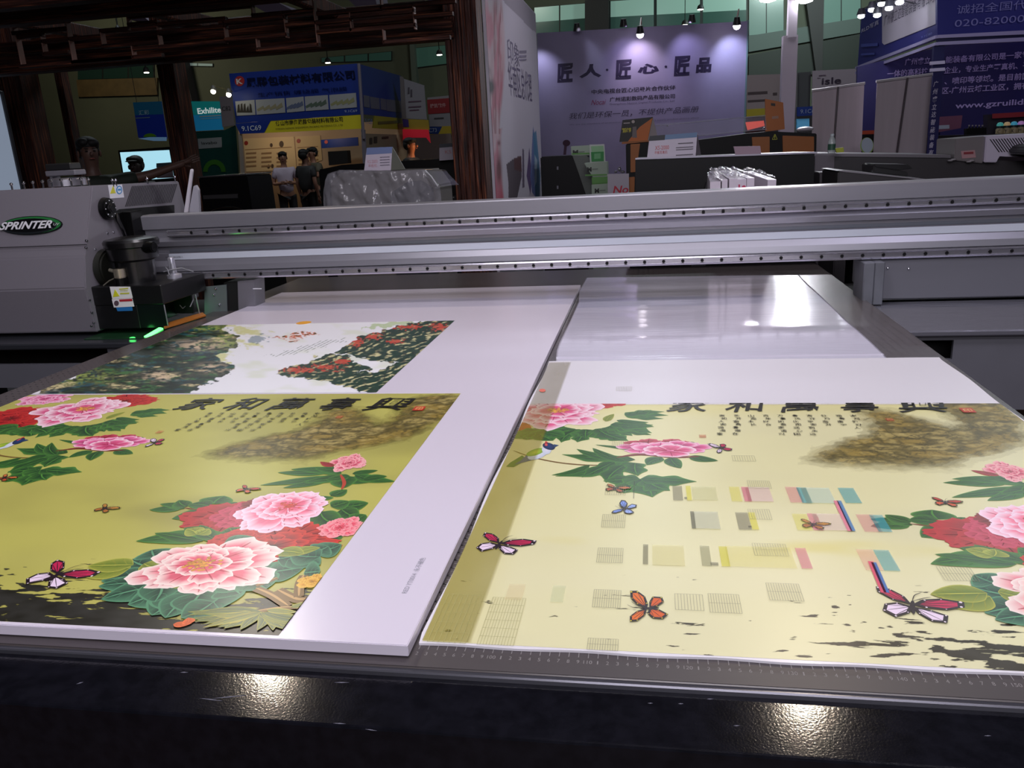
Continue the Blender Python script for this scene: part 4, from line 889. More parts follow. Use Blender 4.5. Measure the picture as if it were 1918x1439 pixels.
# far ceiling lights (small downlights of the hall)
HL = M((255, 250, 235), .3, emit=9)
for i, (x, y, Y, lb) in enumerate([(222, 60, 14, 'hall downlight seen through the lattice of the dark pergola'), (61, 108, 18, 'hall downlight at the far left between pergola post and lattice'), (274, 134, 20, 'small hall downlight above the lit ochre wall band'),
                                 (614, 116, 24, 'small hall downlight just above the blue packaging stand'), (823, 101, 24, 'small hall downlight just left of the big bark post'), (1283, 45, 26, 'hall downlight low before the green windows above the purple backdrop'), (1312, 16, 26, 'hall downlight high before the green windows above the purple backdrop')]):
    w = YP(Y).W(x, y); t = thing('hall_downlight', lb, 'ceiling lamp', tuple(w), 'hall downlights')
    r = .0022 * Y; B().lathe((w[0], w[1], w[2] - .02), [(r * 1.6, .0), (r * 1.8, .02), (r * 1.3, .1), (r * .3, .14)], 14).build('lamp_housing', M((60, 60, 62), .5), t, smooth=True)
    B().cyl((w[0], w[1], w[2] - .035), (w[0], w[1], w[2] - .02), r * 1.4, n=14).build('lamp_lens', HL, t)
    B().cyl((w[0], w[1], w[2] + .1), (w[0], w[1], 9.0), .012, n=6).build('hanging_rod', DKM, t)

# ------------------------------------------------------------------ bark-clad pergola
def bark_mat(dark=1.0, ax=2):
    m = bpy.data.materials.new('bark'); m.use_nodes = True; nt = m.node_tree; b = nt.nodes['Principled BSDF']; N = nt.nodes.new; K = nt.links.new
    tc = N('ShaderNodeTexCoord'); mp = N('ShaderNodeMapping'); mp.inputs['Scale'].default_value = (30, 30, 1.1) if ax == 2 else (1.1, 30, 30)
    nz = N('ShaderNodeTexNoise'); nz.inputs['Scale'].default_value = 2.2; nz.inputs['Detail'].default_value = 5; nz.inputs['Distortion'].default_value = .8
    cr = N('ShaderNodeValToRGB'); e = cr.color_ramp.elements; e[0].position = .36; e[0].color = (*[v * dark for v in lin((34, 14, 11))], 1); e[1].position = .72; e[1].color = (*[v * dark for v in lin((165, 96, 62))], 1)
    x = cr.color_ramp.elements.new(.55); x.color = (*[v * dark for v in lin((84, 40, 28))], 1)
    bp = N('ShaderNodeBump'); bp.inputs['Strength'].default_value = .8; bp.inputs['Distance'].default_value = .02
    K(tc.outputs['Object'], mp.inputs[0]); K(mp.outputs[0], nz.inputs['Vector']); K(nz.outputs['Fac'], cr.inputs[0]); K(cr.outputs[0], b.inputs['Base Color']); K(nz.outputs['Fac'], bp.inputs['Height']); K(bp.outputs[0], b.inputs['Normal'])
    b.inputs['Roughness'].default_value = .6; return m
BARKV, BARKH = bark_mat(1.0), bark_mat(.75, 0)
pg = thing('pergola', 'dark bark-clad timber pergola with posts, beams and lattice over the left of the hall', 'pergola', (-3, 6.2, 0))
def post(name, Y, xl, xr, d, m, ztop=3.2):
    a0 = YP(Y).ab(*xl)[0]; a1 = YP(Y).ab(*xr)[0]
    # slightly ragged bark strips
    t = B().box((a0 + .012, Y + .01, 0), (a1 - .012, Y + d, ztop)).build(name, m, pg)
    n = max(3, int((a1 - a0) / .035)); b = B(); q = random.Random(int(Y * 100))
    for i in range(n):
        u0 = a0 + (a1 - a0) * i / n; u1 = a0 + (a1 - a0) * (i + 1) / n; k = q.uniform(0, .018)
        b.box((u0 + .001, Y - .006 - k, 0), (u1 - .001, Y + .014, ztop), .004)
    b.build('bark_strip', m, t, kind='stuff'); return a0, a1
post('post', 6.0, (845, 230), (905, 230), .25, BARKV)
post('post', 8.3, (306, 200), (338, 200), .25, BARKV)
post('post', 7.4, (14, 230), (58, 230), .25, BARKV)
post('post', 9.0, (121, 230), (134, 230), .12, BARKV)
def beam(Y, p0, p1, th, d, m=None, nm='beam'):
    P = YP(Y); x0, z0 = P.ab(*p0); x1, z1 = P.ab(*p1); z = (z0 + z1) / 2
    return B().box((x0, Y, z), (x1, Y + d, z + th), .01).build(nm, m or BARKH, pg)
beam(5.95, (-60, 140), (850, 78), .13, .14)
beam(6.6, (-60, 100), (850, 42), .10, .12)
beam(7.4, (-60, 128), (330, 104), .10, .12)
beam(5.0, (-60, 38), (860, -16), .16, .12)
beam(8.2, (-60, 84), (800, 42), .12, .12)
beam(4.6, (-60, 6), (860, -50), .16, .12)
for px_ in (60, 300, 560, 800):
    x = YP(6.0).ab(px_, 60)[0]; B().box((x, 4.4, 2.52), (x + .09, 8.4, 2.62), .01).build('cross_beam', BARKV, pg)
LIT_EDGE = M((150, 112, 100), .5)  # paler upright bars: their lit edges are put into the colour
fy = 5.4; fpz = YP(fy)
def stick(p, q, r=.008):
    a = fpz.W(*p); c = fpz.W(*q); v = abs(a[0] - c[0]) < abs(a[2] - c[2])
    lo = np.minimum(a, c) - r; hi = np.maximum(a, c) + r; lo[1] = fy; hi[1] = fy + (.05 if v else .045)
    if not v: z = (a[2] + c[2]) / 2; lo[2] = z - r * 1.6; hi[2] = z + r * 1.6
    else: x = (a[0] + c[0]) / 2; lo[0] = x - r * .55; hi[0] = x + r * .55
    B().box(lo, hi, .002).build('lattice_bar', LIT_EDGE if v else BARKH, pg)
for s in [((123, 35), (134, 115)), ((22, 44), (24, 60)), ((32, 68), (36, 122)), ((75, 58), (80, 100)), ((187, 57), (191, 84)), ((236, 26), (239, 45)), ((245, 88), (249, 107)), ((292, 42), (295, 58)), ((296, 68), (298, 85)), ((418, 38), (421, 69)), ((470, 8), (472, 28)), ((531, 25), (535, 68)),
          ((480, 75), (481, 92)), ((585, -8), (594, 85)), ((655, 25), (657, 55)), ((712, -6), (713, 12)), ((717, 55), (718, 78)), ((773, 8), (776, 52)),
          ((22, 60), (123, 55)), ((36, 122), (245, 110)), ((32, 68), (75, 66)), ((75, 75), (187, 70)), ((134, 115), (300, 104)), ((80, 100), (125, 98)), ((191, 84), (296, 80)), ((239, 45), (292, 42)), ((187, 57), (236, 54)), ((249, 90), (296, 88)), ((295, 58), (420, 50)), ((292, 42), (420, 38)),
          ((421, 72), (535, 66)), ((410, 40), (532, 34)), ((472, 28), (585, 20)), ((535, 45), (655, 38)), ((594, 24), (713, 16)), ((656, 55), (776, 48)), ((657, 28), (773, 20)), ((594, 60), (656, 55)), ((776, 30), (845, 25)), ((481, 92), (594, 84)), ((713, 12), (850, 2)), ((718, 78), (840, 70)),
          ((0, 20), (236, 12)), ((239, 26), (470, 14)), ((24, 44), (123, 40)), ((298, 85), (420, 80))]:
    stick(*s)
# pale angular hall fittings glimpsed above the pergola
for i, q in enumerate([[(470, 8), (520, 4), (600, 48), (560, 58)], [(640, -12), (700, -14), (706, 10), (668, 14)], [(688, 24), (732, 20), (744, 32), (742, 46), (706, 46)], [(790, -14), (826, -14), (826, 20), (812, 14)], [(236, 28), (262, 26), (280, 40), (246, 38)]]):
    B().prismx(YP(9.5 + i * .3), q, -.5, 0).build('ceiling_baffle', M((96, 86, 104), .6), label='pale grey angular ceiling baffle ' + ['left of the others above the blue stand', 'at the top edge, second of the row above the lattice', 'just below its neighbour at the right of the lattice', 'right at the top of the big bark post', 'small one at the left above the lattice'][i], cat='ceiling baffle', group='ceiling baffles above the pergola')
# glowing display at the far left edge
lb = thing('light_box', 'tall pale blue-white lit display panel at the far left edge', 'light box', tuple(YP(6.6).W(-30, 400)))
slab('lit_panel', YP(6.6), [(-90, 150), (0, 176), (38, 352), (38, 420), (-90, 420)], M((176, 192, 215), .4, emit=.35), lb, 0, .02)
slab('panel_frame', YP(6.6), [(-94, 145), (2, 171), (41, 352), (41, 425), (-94, 425)], M((60, 60, 66), .5), lb, -.03, -.001)

# ------------------------------------------------------------------ helpers for stands
def blocks(name, pl, rows, mat, parent, h=.012, th=.002):
    """illegible small print as fine bars: rows of (x0, x1, y, height)"""
    b = B()
    for x0, x1, y, hh in rows: b.prismx(pl, [(x0, y), (x1, y - (x1 - x0) * .06), (x1, y - (x1 - x0) * .06 + hh), (x0, y + hh)], h, h + th)
    return b.build(name, mat, parent, kind='stuff')
# left teal stand
Y0 = 20.0; P = YP(Y0)
t = thing('exhibition_stand', 'teal and green stand with a company name in white on a blue-green fascia', 'stand', tuple(YP(Y0).W(400, 420)))
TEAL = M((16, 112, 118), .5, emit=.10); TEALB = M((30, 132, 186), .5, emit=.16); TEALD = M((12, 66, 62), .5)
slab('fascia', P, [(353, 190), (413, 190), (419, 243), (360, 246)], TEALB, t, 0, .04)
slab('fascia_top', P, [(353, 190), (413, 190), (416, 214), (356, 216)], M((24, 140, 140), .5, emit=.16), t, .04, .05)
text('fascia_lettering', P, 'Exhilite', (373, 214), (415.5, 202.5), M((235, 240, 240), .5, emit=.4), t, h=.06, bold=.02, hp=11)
blocks('fascia_small_print', P, [(376, 416, 217.5, 2.5), (378, 416, 222.5, 1.2)], M((170, 210, 215), .5), t, .06)
slab('wall_panel', P, [(360, 247), (420, 244), (440, 235), (452, 420), (376, 420)], TEALD, t, -.05, 0)
slab('name_plate', P, [(371, 260), (415, 257), (416, 276), (373, 279)], M((150, 158, 166), .5), t, 0, .02)
text('plate_lettering', P, 'LavaboBrasil'[:6].lower(), (379, 271), (407, 264), M((30, 40, 40), .5), t, h=.03)
b = B()
for i in range(14):
    a0_ = math.pi * i / 14; a1_ = math.pi * (i + 1) / 14
    b.prismx(P, [(402 - math.cos(a0_) * 21, 322 - math.sin(a0_) * 23), (402 - math.cos(a1_) * 21, 322 - math.sin(a1_) * 23), (402 - math.cos(a1_) * 13, 322 - math.sin(a1_) * 14), (402 - math.cos(a0_) * 13, 322 - math.sin(a0_) * 14)], .0, .02)
b.build('green_arch', M((60, 120, 40), .5), t)
slab('number_panel', P, [(413, 181), (435, 181), (441, 235), (419, 238)], M((128, 124, 136), .5), t, .02, .06)
text('number_lettering', P, 'C82', (419, 208), (434, 199), M((60, 60, 66), .5), t, h=.07)
# hanging blue banner and its lit valance
t = thing('hanging_banner', 'dark blue banner with white lettering and a green hill hanging beyond the pergola', 'banner', tuple(YP(18).W(280, 265)))
P = YP(18)
slab('banner_cloth', P, [(250, 192), (303, 190), (314, 260), (260, 258)], M((14, 34, 116), .5, emit=.1), t, 0, .02)
slab('teal_band', P, [(250, 192), (303, 190), (307, 214), (254, 216)], M((20, 74, 104), .5, emit=.1), t, .02, .025)
text('banner_lettering', P, '汇彩', (262, 216), (280, 206), M((180, 200, 210), .5), t, h=.03); blocks('banner_small_print', P, [(256, 282, 220.5, 2)], M((110, 130, 150), .5), t, .03)
slab('green_hill', P, ell((282, 257), 12, 7, 0, 20, math.pi, 2 * math.pi), M((96, 150, 30), .5), t, .02, .03)
slab('lit_rim', P, [(261, 260), (282, 257), (313, 257), (313, 264), (290, 264)], M((110, 150, 190), .5, emit=.2), t, .02, .04)
for x in (256, 298): B().tube([P.W(x, 192, .01), (P.W(x, 192)[0], 18, 9.0)], .006, 6).build('hanging_cord', DKM, t)
# video screen
t = thing('video_screen', 'bright pale blue video screen behind the two dark figures at the left', 'screen', tuple(YP(10.5).W(275, 345)))
P = YP(10.5)
slab('screen_frame', P, [(221, 282), (320, 275), (330, 340), (232, 344)], M((12, 14, 18), .4), t, -.05, 0)
slab('screen_image', P, [(225, 285.5), (317, 281), (326, 333), (234, 340)], M((175, 228, 245), .4, emit=.9), t, 0, .004)
B().box((P.ab(275, 345)[0] - .05, 10.5, 0), (P.ab(275, 345)[0] + .05, 10.56, P.ab(275, 343)[1])).build('screen_stand', BLK2, t)

# blue packaging stand
Yb = 17.0; P = YP(Yb); BLUE = M((14, 44, 132), .5, emit=.015); YEL = M((206, 190, 36), .5, emit=.04); GRP = M((120, 112, 124), .5)
xr = P.ab(672, 200)[0]; S = XR(xr)
t = thing('exhibition_stand', 'blue and yellow packaging stand with product photos on the fascia, number 9.1C69', 'stand', tuple(YP(Yb).W(560, 420)))
st_front = slab('fascia_front', P, [(429, 138), (669, 119), (678, 214), (442, 231)], BLUE, t, -.05, 0)
slab('fascia_side', S, [(670, 119), (751, 142), (755, 222), (678, 214)], M((16, 40, 124), .5), t, -.05, 0)
B().cyl(P.W(672, 119, .02), P.W(681, 260, .02), .035, n=8).build('corner_tube', GRP, t)
slab('logo_disc', P, ell((449, 152), 9, 9.5), M((175, 40, 40), .5), t, 0, .01); text('logo_lettering', P, 'K', (444, 158), (454, 147), M((215, 205, 205), .5), t, h=.015, bold=.03)
text('fascia_lettering', P, '晟鹏包装材料有限公司', (463, 164), (664, 135), M((8, 14, 46), .3), t, h=.02, bold=.02, hp=18)
text('fascia_lettering', P, '生产销售 缠绕膜 气泡膜', (484, 182), (650, 162), M((8, 18, 60), .3), t, h=.02, hp=8)
PHW = M((168, 166, 168), .5); pr = random.Random(5)
for i, q in enumerate([((441, 190), (477, 187), (479, 215), (444, 217)), ((479, 187), (533, 184), (535, 211), (481, 215)), ((536, 184), (569, 181), (571, 208), (538, 211)), ((571, 181), (614, 178), (616, 205), (573, 208)), ((617, 178), (667, 174), (669, 201), (619, 205))]):
    ph = slab('product_photo', P, list(q), PHW, t, 0, .012)
    b = B(); x0, x1 = q[0][0] + 4, q[1][0] - 4; yb = q[2][1] - 4
    for k in range(5 if i == 0 else 4):
        cx = x0 + (x1 - x0) * (k + .5) / (5 if i == 0 else 4)
        if i == 0: b.prismx(P, [(cx - 2, yb - pr.uniform(8, 18)), (cx + 1, yb - pr.uniform(10, 18)), (cx + 3, yb), (cx - 3, yb)], .012, .014)
        else: b.prismx(P, [(cx - 7, yb - 2 - k), (cx + 5, yb - 9 - 2 * k), (cx + 7, yb - 4 - k), (cx - 5, yb + 2 - k)], .012 + k * .001, .014 + k * .001)
    b.build('photo_subject', M([(52, 44, 40), (150, 140, 110), (96, 104, 132), (90, 104, 90), (150, 146, 104)][i], .5), ph, kind='stuff')
text('stand_number', P, '9.1C69', (646, 211), (669, 205), M((170, 180, 210), .5), t, h=.01, hp=4.5)
sg = slab('name_strip', P, [(442, 232), (678, 215), (680, 241), (451, 251)], YEL, t, -.02, .02)
slab('number_patch', P, [(442, 232), (508, 226), (496, 249), (451, 251)], BLUE, sg, .02, .03)
text('stand_number', P, '9.1C69', (455, 246), (490, 233), M((205, 210, 225), .5), t, h=.04, bold=.01, hp=9.5)
text('strip_lettering', P, '佛山市南海晟鹏包装材料有限公司', (518, 236), (643, 224), M((40, 40, 30), .5), t, h=.03, bold=.015, hp=9.5)
text('strip_lettering', P, 'FOSHAN NANHAI SHENGPENG PACKING MATERIALS CO., LTD', (518, 244), (643, 235), M((90, 86, 40), .5), t, h=.03, hp=3.8)
for q in [((680, 178), (691, 180), (692, 202), (681, 200)), ((692, 181), (710, 184), (711, 205), (694, 203)), ((712, 184), (722, 186), (723, 207), (713, 205)), ((723, 186), (750, 189), (751, 211), (724, 208))]:
    slab('product_photo', S, list(q), M((96, 92, 112), .5), t, 0, .01)
slab('name_strip', S, [(700, 217), (754, 222), (755, 243), (697, 240)], M((150, 136, 34), .5), t, 0, .02)
text('stand_number', S, '9.1C69', (684, 232), (696, 223), M((100, 110, 170), .5), t, h=.01); blocks('strip_lettering', S, [(706, 746, 228, 5)], M((90, 80, 40), .5), t, .03)
# interior: posts, warm wall with posters, counter
WARMW = M((190, 160, 128), .6); Pi = YP(Yb + 2.6)
slab('stand_wall', Pi, [(446, 240), (700, 228), (760, 232), (765, 420), (455, 420)], WARMW, t, -.05, 0)
slab('side_post', P, [(446, 251), (452, 251), (462, 400), (456, 400)], M((150, 138, 130), .5), t, -.05, 0)
slab('corner_post', P, [(676, 243), (683, 243), (692, 400), (685, 400)], GRP, t, -.05, 0)
for q, c, hd_ in [(((456, 260), (551, 256), (556, 318), (462, 322)), (214, 186, 140), 1), (((554, 256), (600, 254), (604, 300), (557, 316)), (205, 176, 130), 2)]:
    po = slab('wall_poster', Pi, list(q), M(c, .6), t, .0, .02); x0, y0 = q[0]; x1 = q[1][0]
    blocks('poster_small_print', Pi, [(x0 + 4, x1 - 4, y0 + 20, 1)] + [(x0 + 6 + (k % 3) * (x1 - x0) * .3, x0 + 6 + (k % 3) * (x1 - x0) * .3 + (x1 - x0) * .2, y0 + 26 + (k // 3) * 8, 3) for k in range(12)], M((150, 118, 84), .6), t, .03)
    slab('poster_logo', Pi, ell((x0 + 6, y0 + 8), 3.5, 4), M((150, 50, 40), .5), t, .02, .03)
for q in [((509, 272), 2.5), ((528, 270), 4), ((504, 312), 2.5), ((511, 311), 2.5)]: slab('poster_picture', Pi, ell(q[0], q[1], q[1] * 1.5), M((80, 62, 48), .6), t, .02, .03)
slab('blue_sign', YP(Yb + 2), [(602, 262), (671, 257), (672, 273), (603, 278)], M((18, 54, 140), .5), t, 0, .03); slab('sign_logo', YP(Yb + 2), ell((612, 266), 3.2, 3.5), M((190, 90, 90), .5), t, .03, .04)
slab('side_poster', S, [(684, 250), (748, 252), (752, 290), (688, 300)], M((128, 112, 96), .6), t, -.06, -.04); blocks('poster_picture', S, [(695, 700, 258, 12), (703, 709, 256, 12), (718, 730, 256, 4)], M((50, 44, 42), .6), t, -.03)
B().prismx(YP(Yb + .3), [(612, 318), (690, 306), (690, 420), (612, 420)], -.5, 0).prismx(YP(Yb + .2), [(614, 284), (650, 282), (652, 306), (616, 310)], -.2, 0).build('counter', M((26, 20, 20), .6), t)
lamp('POINT', tuple(YP(Yb + 1.6).W(490, 252)), 11, (1, .76, .52), .15); lamp('POINT', tuple(YP(Yb + 1.4).W(600, 250)), 4.5, (1, .74, .48), .15)
# neighbours of the blue stand on the right
xr2 = xr + .25; P = YP(19.5)
t = thing('exhibition_stand', 'white panel stand with yellow and red bands right of the blue packaging stand', 'stand', tuple(YP(19.5).W(785, 420)))
slab('white_panel', P, [(752, 146), (795, 160), (800, 224), (756, 222)], M((140, 134, 140), .5), t, 0, .04); slab('panel_frame', P, [(750, 143), (757, 145), (762, 224), (754, 224)], M((110, 100, 100), .5), t, .04, .06)
blocks('panel_print', P, [(766, 790, 190, 2), (766, 790, 200, 2), (768, 786, 206, 2)], M((90, 60, 80), .5), t, .05); blocks('panel_picture', P, [(765, 768, 164, 12), (770, 773, 168, 14)], M((80, 70, 80), .5), t, .05)
slab('yellow_band', P, [(755, 223), (803, 225), (805, 243), (757, 242)], M((170, 140, 40), .5), t, 0, .05); slab('number_patch', P, [(755, 223), (766, 224), (767, 238), (757, 238)], M((60, 40, 110), .5), t, .05, .06)
slab('red_band', P, [(756, 242), (804, 243), (808, 268), (800, 258), (764, 258), (757, 270)], M((200, 30, 50), .5, emit=.15), t, .05, .09)
slab('stand_wall', YP(20.5), [(755, 255), (845, 250), (850, 330), (757, 330)], M((120, 104, 100), .6), t, 0, .04)
P = YP(22)
t = thing('exhibition_stand', 'far stand with dark red sign and number strip left of the big bark post', 'stand', tuple(P.W(825, 400)))
slab('white_board', P, [(801, 183), (842, 179), (846, 236), (806, 240)], M((150, 144, 150), .5), t, 0, .04); slab('red_sign', P, [(801, 187), (842, 184), (844, 211), (803, 214)], M((150, 26, 34), .5), t, .04, .06)
text('sign_lettering', P, '捷凯软件', (807, 203), (836, 193), M((205, 150, 150), .5), t, h=.07, bold=.02); blocks('board_print', P, [(814, 832, 221, 3)], M((60, 56, 60), .5), t, .05)
slab('number_strip', P, [(804, 237), (848, 236), (850, 253), (806, 253)], M((190, 160, 40), .5), t, .0, .05); slab('number_patch', P, [(804, 237), (829, 237), (822, 251), (805, 251)], M((20, 50, 120), .5), t, .05, .06)
text('stand_number', P, 'C73', (805, 248), (819, 240), M((180, 190, 210), .5), t, h=.08); slab('warm_shelf', P, [(824, 257), (843, 256), (843, 268), (825, 269)], M((220, 170, 130), .5, emit=.25), t, 0, .03)

slab('stand_wall', P, [(806, 252), (850, 250), (850, 420), (808, 420)], M((120, 104, 96), .6), t, -.1, 0)
# two clip lamps on an arm by the blue stand
for i, (x, y, lb_) in enumerate([(400, 169, 'left of the two warm clip lamps on an arm beside the blue stand'), (429, 175, 'right of the two warm clip lamps on an arm, against the blue stand')]):
    w = YP(16.6).W(x, y); t = thing('clip_lamp', lb_, 'lamp', tuple(w), 'clip lamps by the blue stand')
    B().lathe((w[0], w[1], w[2] - .02), [(.05, 0), (.06, .02), (.04, .1), (.02, .12)], 16).build('lamp_head', M((120, 116, 110), .4), t, smooth=True)
    B().sph((w[0], w[1] - .02, w[2] - .025), .052, 8).build('lamp_bulb', M((255, 250, 215), .3, emit=14), t, smooth=True)
    B().tube([(w[0], w[1], w[2] + .1), tuple(YP(16.97).W(436, 172))], .008, 6).build('lamp_arm', M((120, 110, 80), .4), t)

# ------------------------------------------------------------------ dark machines behind the gantry
BM = M((7, 7, 9), .45)
t = thing('wide_format_printer', 'black wide-format printer with a pale top edge behind the gantry at the left', 'printer', tuple(YP(7.0).W(440, 420)))
P = YP(7.0)
slab('printer_body', P, [(371, 333), (462, 329), (468, 345), (468, 420), (380, 420)], BM, t, -.5, 0, .01)
slab('printer_lid', P, [(370, 331), (462, 325.5), (463, 328), (371, 333.5)], M((96, 92, 96), .25, .4), t, -.5, .01, .004)
slab('paper_slot', P, [(381, 366), (446, 363), (446, 371), (382, 373)], M((60, 58, 60), .5), t, .0, .01)
b = B().tube([YP(5).W(395 + 34 * math.cos(a) + 32, 400 - 12 * math.sin(a)) for a in np.linspace(.4, 2.75, 12)], .004, 6).build('chair_hoop', CHROME, label='thin chrome hoop of a stool rising behind the gantry at the left', cat='stool')
t = thing('wide_format_printer', 'black wide-format machine standing behind the plastic-wrapped machine, beside the bark post', 'printer', tuple(YP(6.9).W(730, 420)))
P = YP(6.9)
slab('printer_body', P, [(596, 318), (640, 309), (748, 302), (850, 296), (870, 420), (600, 420)], BM, t, -.5, 0, .01)
slab('roller_shelf', P, [(818, 368), (856, 366), (857, 374), (819, 376)], M((34, 30, 32), .4), t, .0, .03)
b = B()
for i in range(12): b.prismx(P, [(822 + i * 2.6, 368.5), (823.4 + i * 2.6, 368.4), (823.4 + i * 2.6, 370.2), (822 + i * 2.6, 370.3)], .03, .033)
b.build('shelf_pins', M((200, 205, 205), .3), t, kind='stuff')
for i, x in enumerate((816, 828, 840)): slab('small_label', P, [(x, 335.5), (x + 7, 335), (x + 7, 340), (x, 340.5)], M((70, 72, 80), .5), t, 0, .004)
# plastic-wrapped machine
def crumple(name, outline, Y, d, mat, parent, seed, amp=.03, nx=90, nz=48):
    P = YP(Y); pts = [P.ab(*q) for q in outline]; xs = [p[0] for p in pts]; zs = [p[1] for p in pts]; x0, x1 = min(xs), max(xs); z0 = min(zs)
    top = lambda x: np.interp(x, [p[0] for p in sorted(pts, key=lambda p: p[0]) if p[1] > z0 + .02], [p[1] for p in sorted(pts, key=lambda p: p[0]) if p[1] > z0 + .02])
    U, Vv = np.meshgrid(np.linspace(0, 1, nx), np.linspace(0, 1.35, nz)); X = x0 + (x1 - x0) * U; T = top(X)
    v = np.clip(Vv, 0, 1); Z = z0 + (T - z0) * v; back = np.clip(Vv - 1, 0, 1) / .35
    rid = np.abs(fbm(X * 9 + Z * 3, Z * 5, seed, 4) - .5) * 2; fine = np.abs(fbm(X * 30, Z * 22, seed + 5, 3) - .5)
    edge = np.minimum(1, np.minimum(U, 1 - U) * 14)
    Yy = Y + d * back - amp * (rid * 1.4 + fine * 1.0) * (1 - back) - .06 * v * 0 + .05 * (1 - edge)
    Z = Z - .015 * back + .006 * fine
    Vt = np.stack([X, Yy, Z], -1).reshape(-1, 3); i = (np.arange(nz - 1)[:, None] * nx + np.arange(nx - 1)).ravel()
    return link_mesh(name, Vt, np.stack([i, i + 1, i + nx + 1, i + nx], 1).tolist(), mat, parent, smooth=True)
t = thing('wrapped_machine', 'machine wrapped in crumpled clear plastic film behind the gantry, left of the bark post', 'machine', tuple(YP(4.4).W(715, 420)))
FILM = M((170, 168, 176), .12, alpha=.42, coat=.8); P = YP(4.45)
slab('machine_body', P, [(618, 340), (640, 322), (792, 319), (815, 350), (818, 430), (612, 430)], M((98, 92, 86), .6), t, -.4, 0, .01)
slab('machine_panel', P, [(732, 362), (748, 352), (765, 340), (790, 338), (812, 352), (812, 430), (732, 430)], M((44, 44, 48), .5), t, .0, .02, .003)
crumple('plastic_film', [(603, 430), (604, 356), (613, 326), (638, 318), (672, 319), (740, 320), (790, 317), (797, 318), (821, 350), (822, 430)], 4.40, .45, FILM, t, 91)
B().tube([YP(4.36).W(796, 319), YP(4.36).W(808, 331), YP(4.36).W(820, 349)], .004, 6).build('film_fold', M((190, 190, 195), .3), t)
def tent_card(name, label, Y, px, px2, mats, parent_label=None, group=None):
    """folded card: front leaf px (tl, tr, br, bl), side of the back leaf px2"""
    P = YP(Y); t = thing(name, label, 'sign', tuple(P.W((px[2][0] + px[3][0]) / 2, px[2][1])), group)
    slab('front_leaf', P, px, mats[0], t, -.004, 0)
    if px2:
        q = [P.W(*px2[0]), P.W(*px2[1], -.12), P.W(*px2[2])]
        link_mesh('back_leaf', [P.P(*P.ab(*px2[0]), 0), P.P(*P.ab(*px2[1]), -.10), P.P(*P.ab(*px2[2]), -.005), P.P(*P.ab(*px2[0]), -.006), P.P(*P.ab(*px2[1]), -.106), P.P(*P.ab(*px2[2]), -.011)], [(0, 1, 2), (3, 5, 4), (0, 3, 4, 1), (1, 4, 5, 2), (0, 2, 5, 3)], mats[1], t)
    return t, P
CW = M((196, 186, 200), .5)
t, P = tent_card('tent_card', 'white folded price card with a blue top band standing on the plastic-wrapped machine', 4.5, [(687, 277), (735, 275), (732, 319), (682, 320)], [(735, 275), (749, 318), (732, 319)], (CW, M((120, 122, 112), .5)))
slab('blue_band', P, [(687, 277), (735, 275), (734, 287), (686, 290)], M((110, 126, 168), .5), t, 0, .001)
text('card_lettering', P, 'KS-2000', (689, 306), (707, 299), M((190, 140, 150), .5), t, h=.002); text('card_lettering', P, '平板机', (690, 314), (706, 307), M((190, 140, 150), .5), t, h=.002); blocks('card_small_print', P, [(712, 730, 294 + i * 5, 1.2) for i in range(4)], M((130, 124, 140), .5), t, .002)
t, P = tent_card('tent_card', 'small white price card with dark top hung on the black machine beside the bark post', 6.8, [(823, 271), (848, 269), (850, 299), (823, 301)], None, (M((176, 168, 180), .5), CW))
slab('dark_band', P, [(823, 270), (848, 268), (848, 275), (823, 277)], M((60, 64, 72), .5), t, 0, .002); text('card_lettering', P, 'KS', (834, 288), (845, 281), M((180, 120, 120), .5), t, h=.003)
t, P = tent_card('tent_card', 'grey price card half hidden behind the slim bark post, before the video screen', 7.0, [(293, 306), (321, 304), (325, 333), (294, 334)], None, (M((116, 106, 112), .5), CW))
slab('dark_band', P, [(293, 306), (321, 304), (322, 311), (293, 313)], M((50, 70, 78), .5), t, 0, .002); text('card_lettering', P, 'KS 12', (302, 324), (320, 317), M((130, 80, 80), .5), t, h=.003)

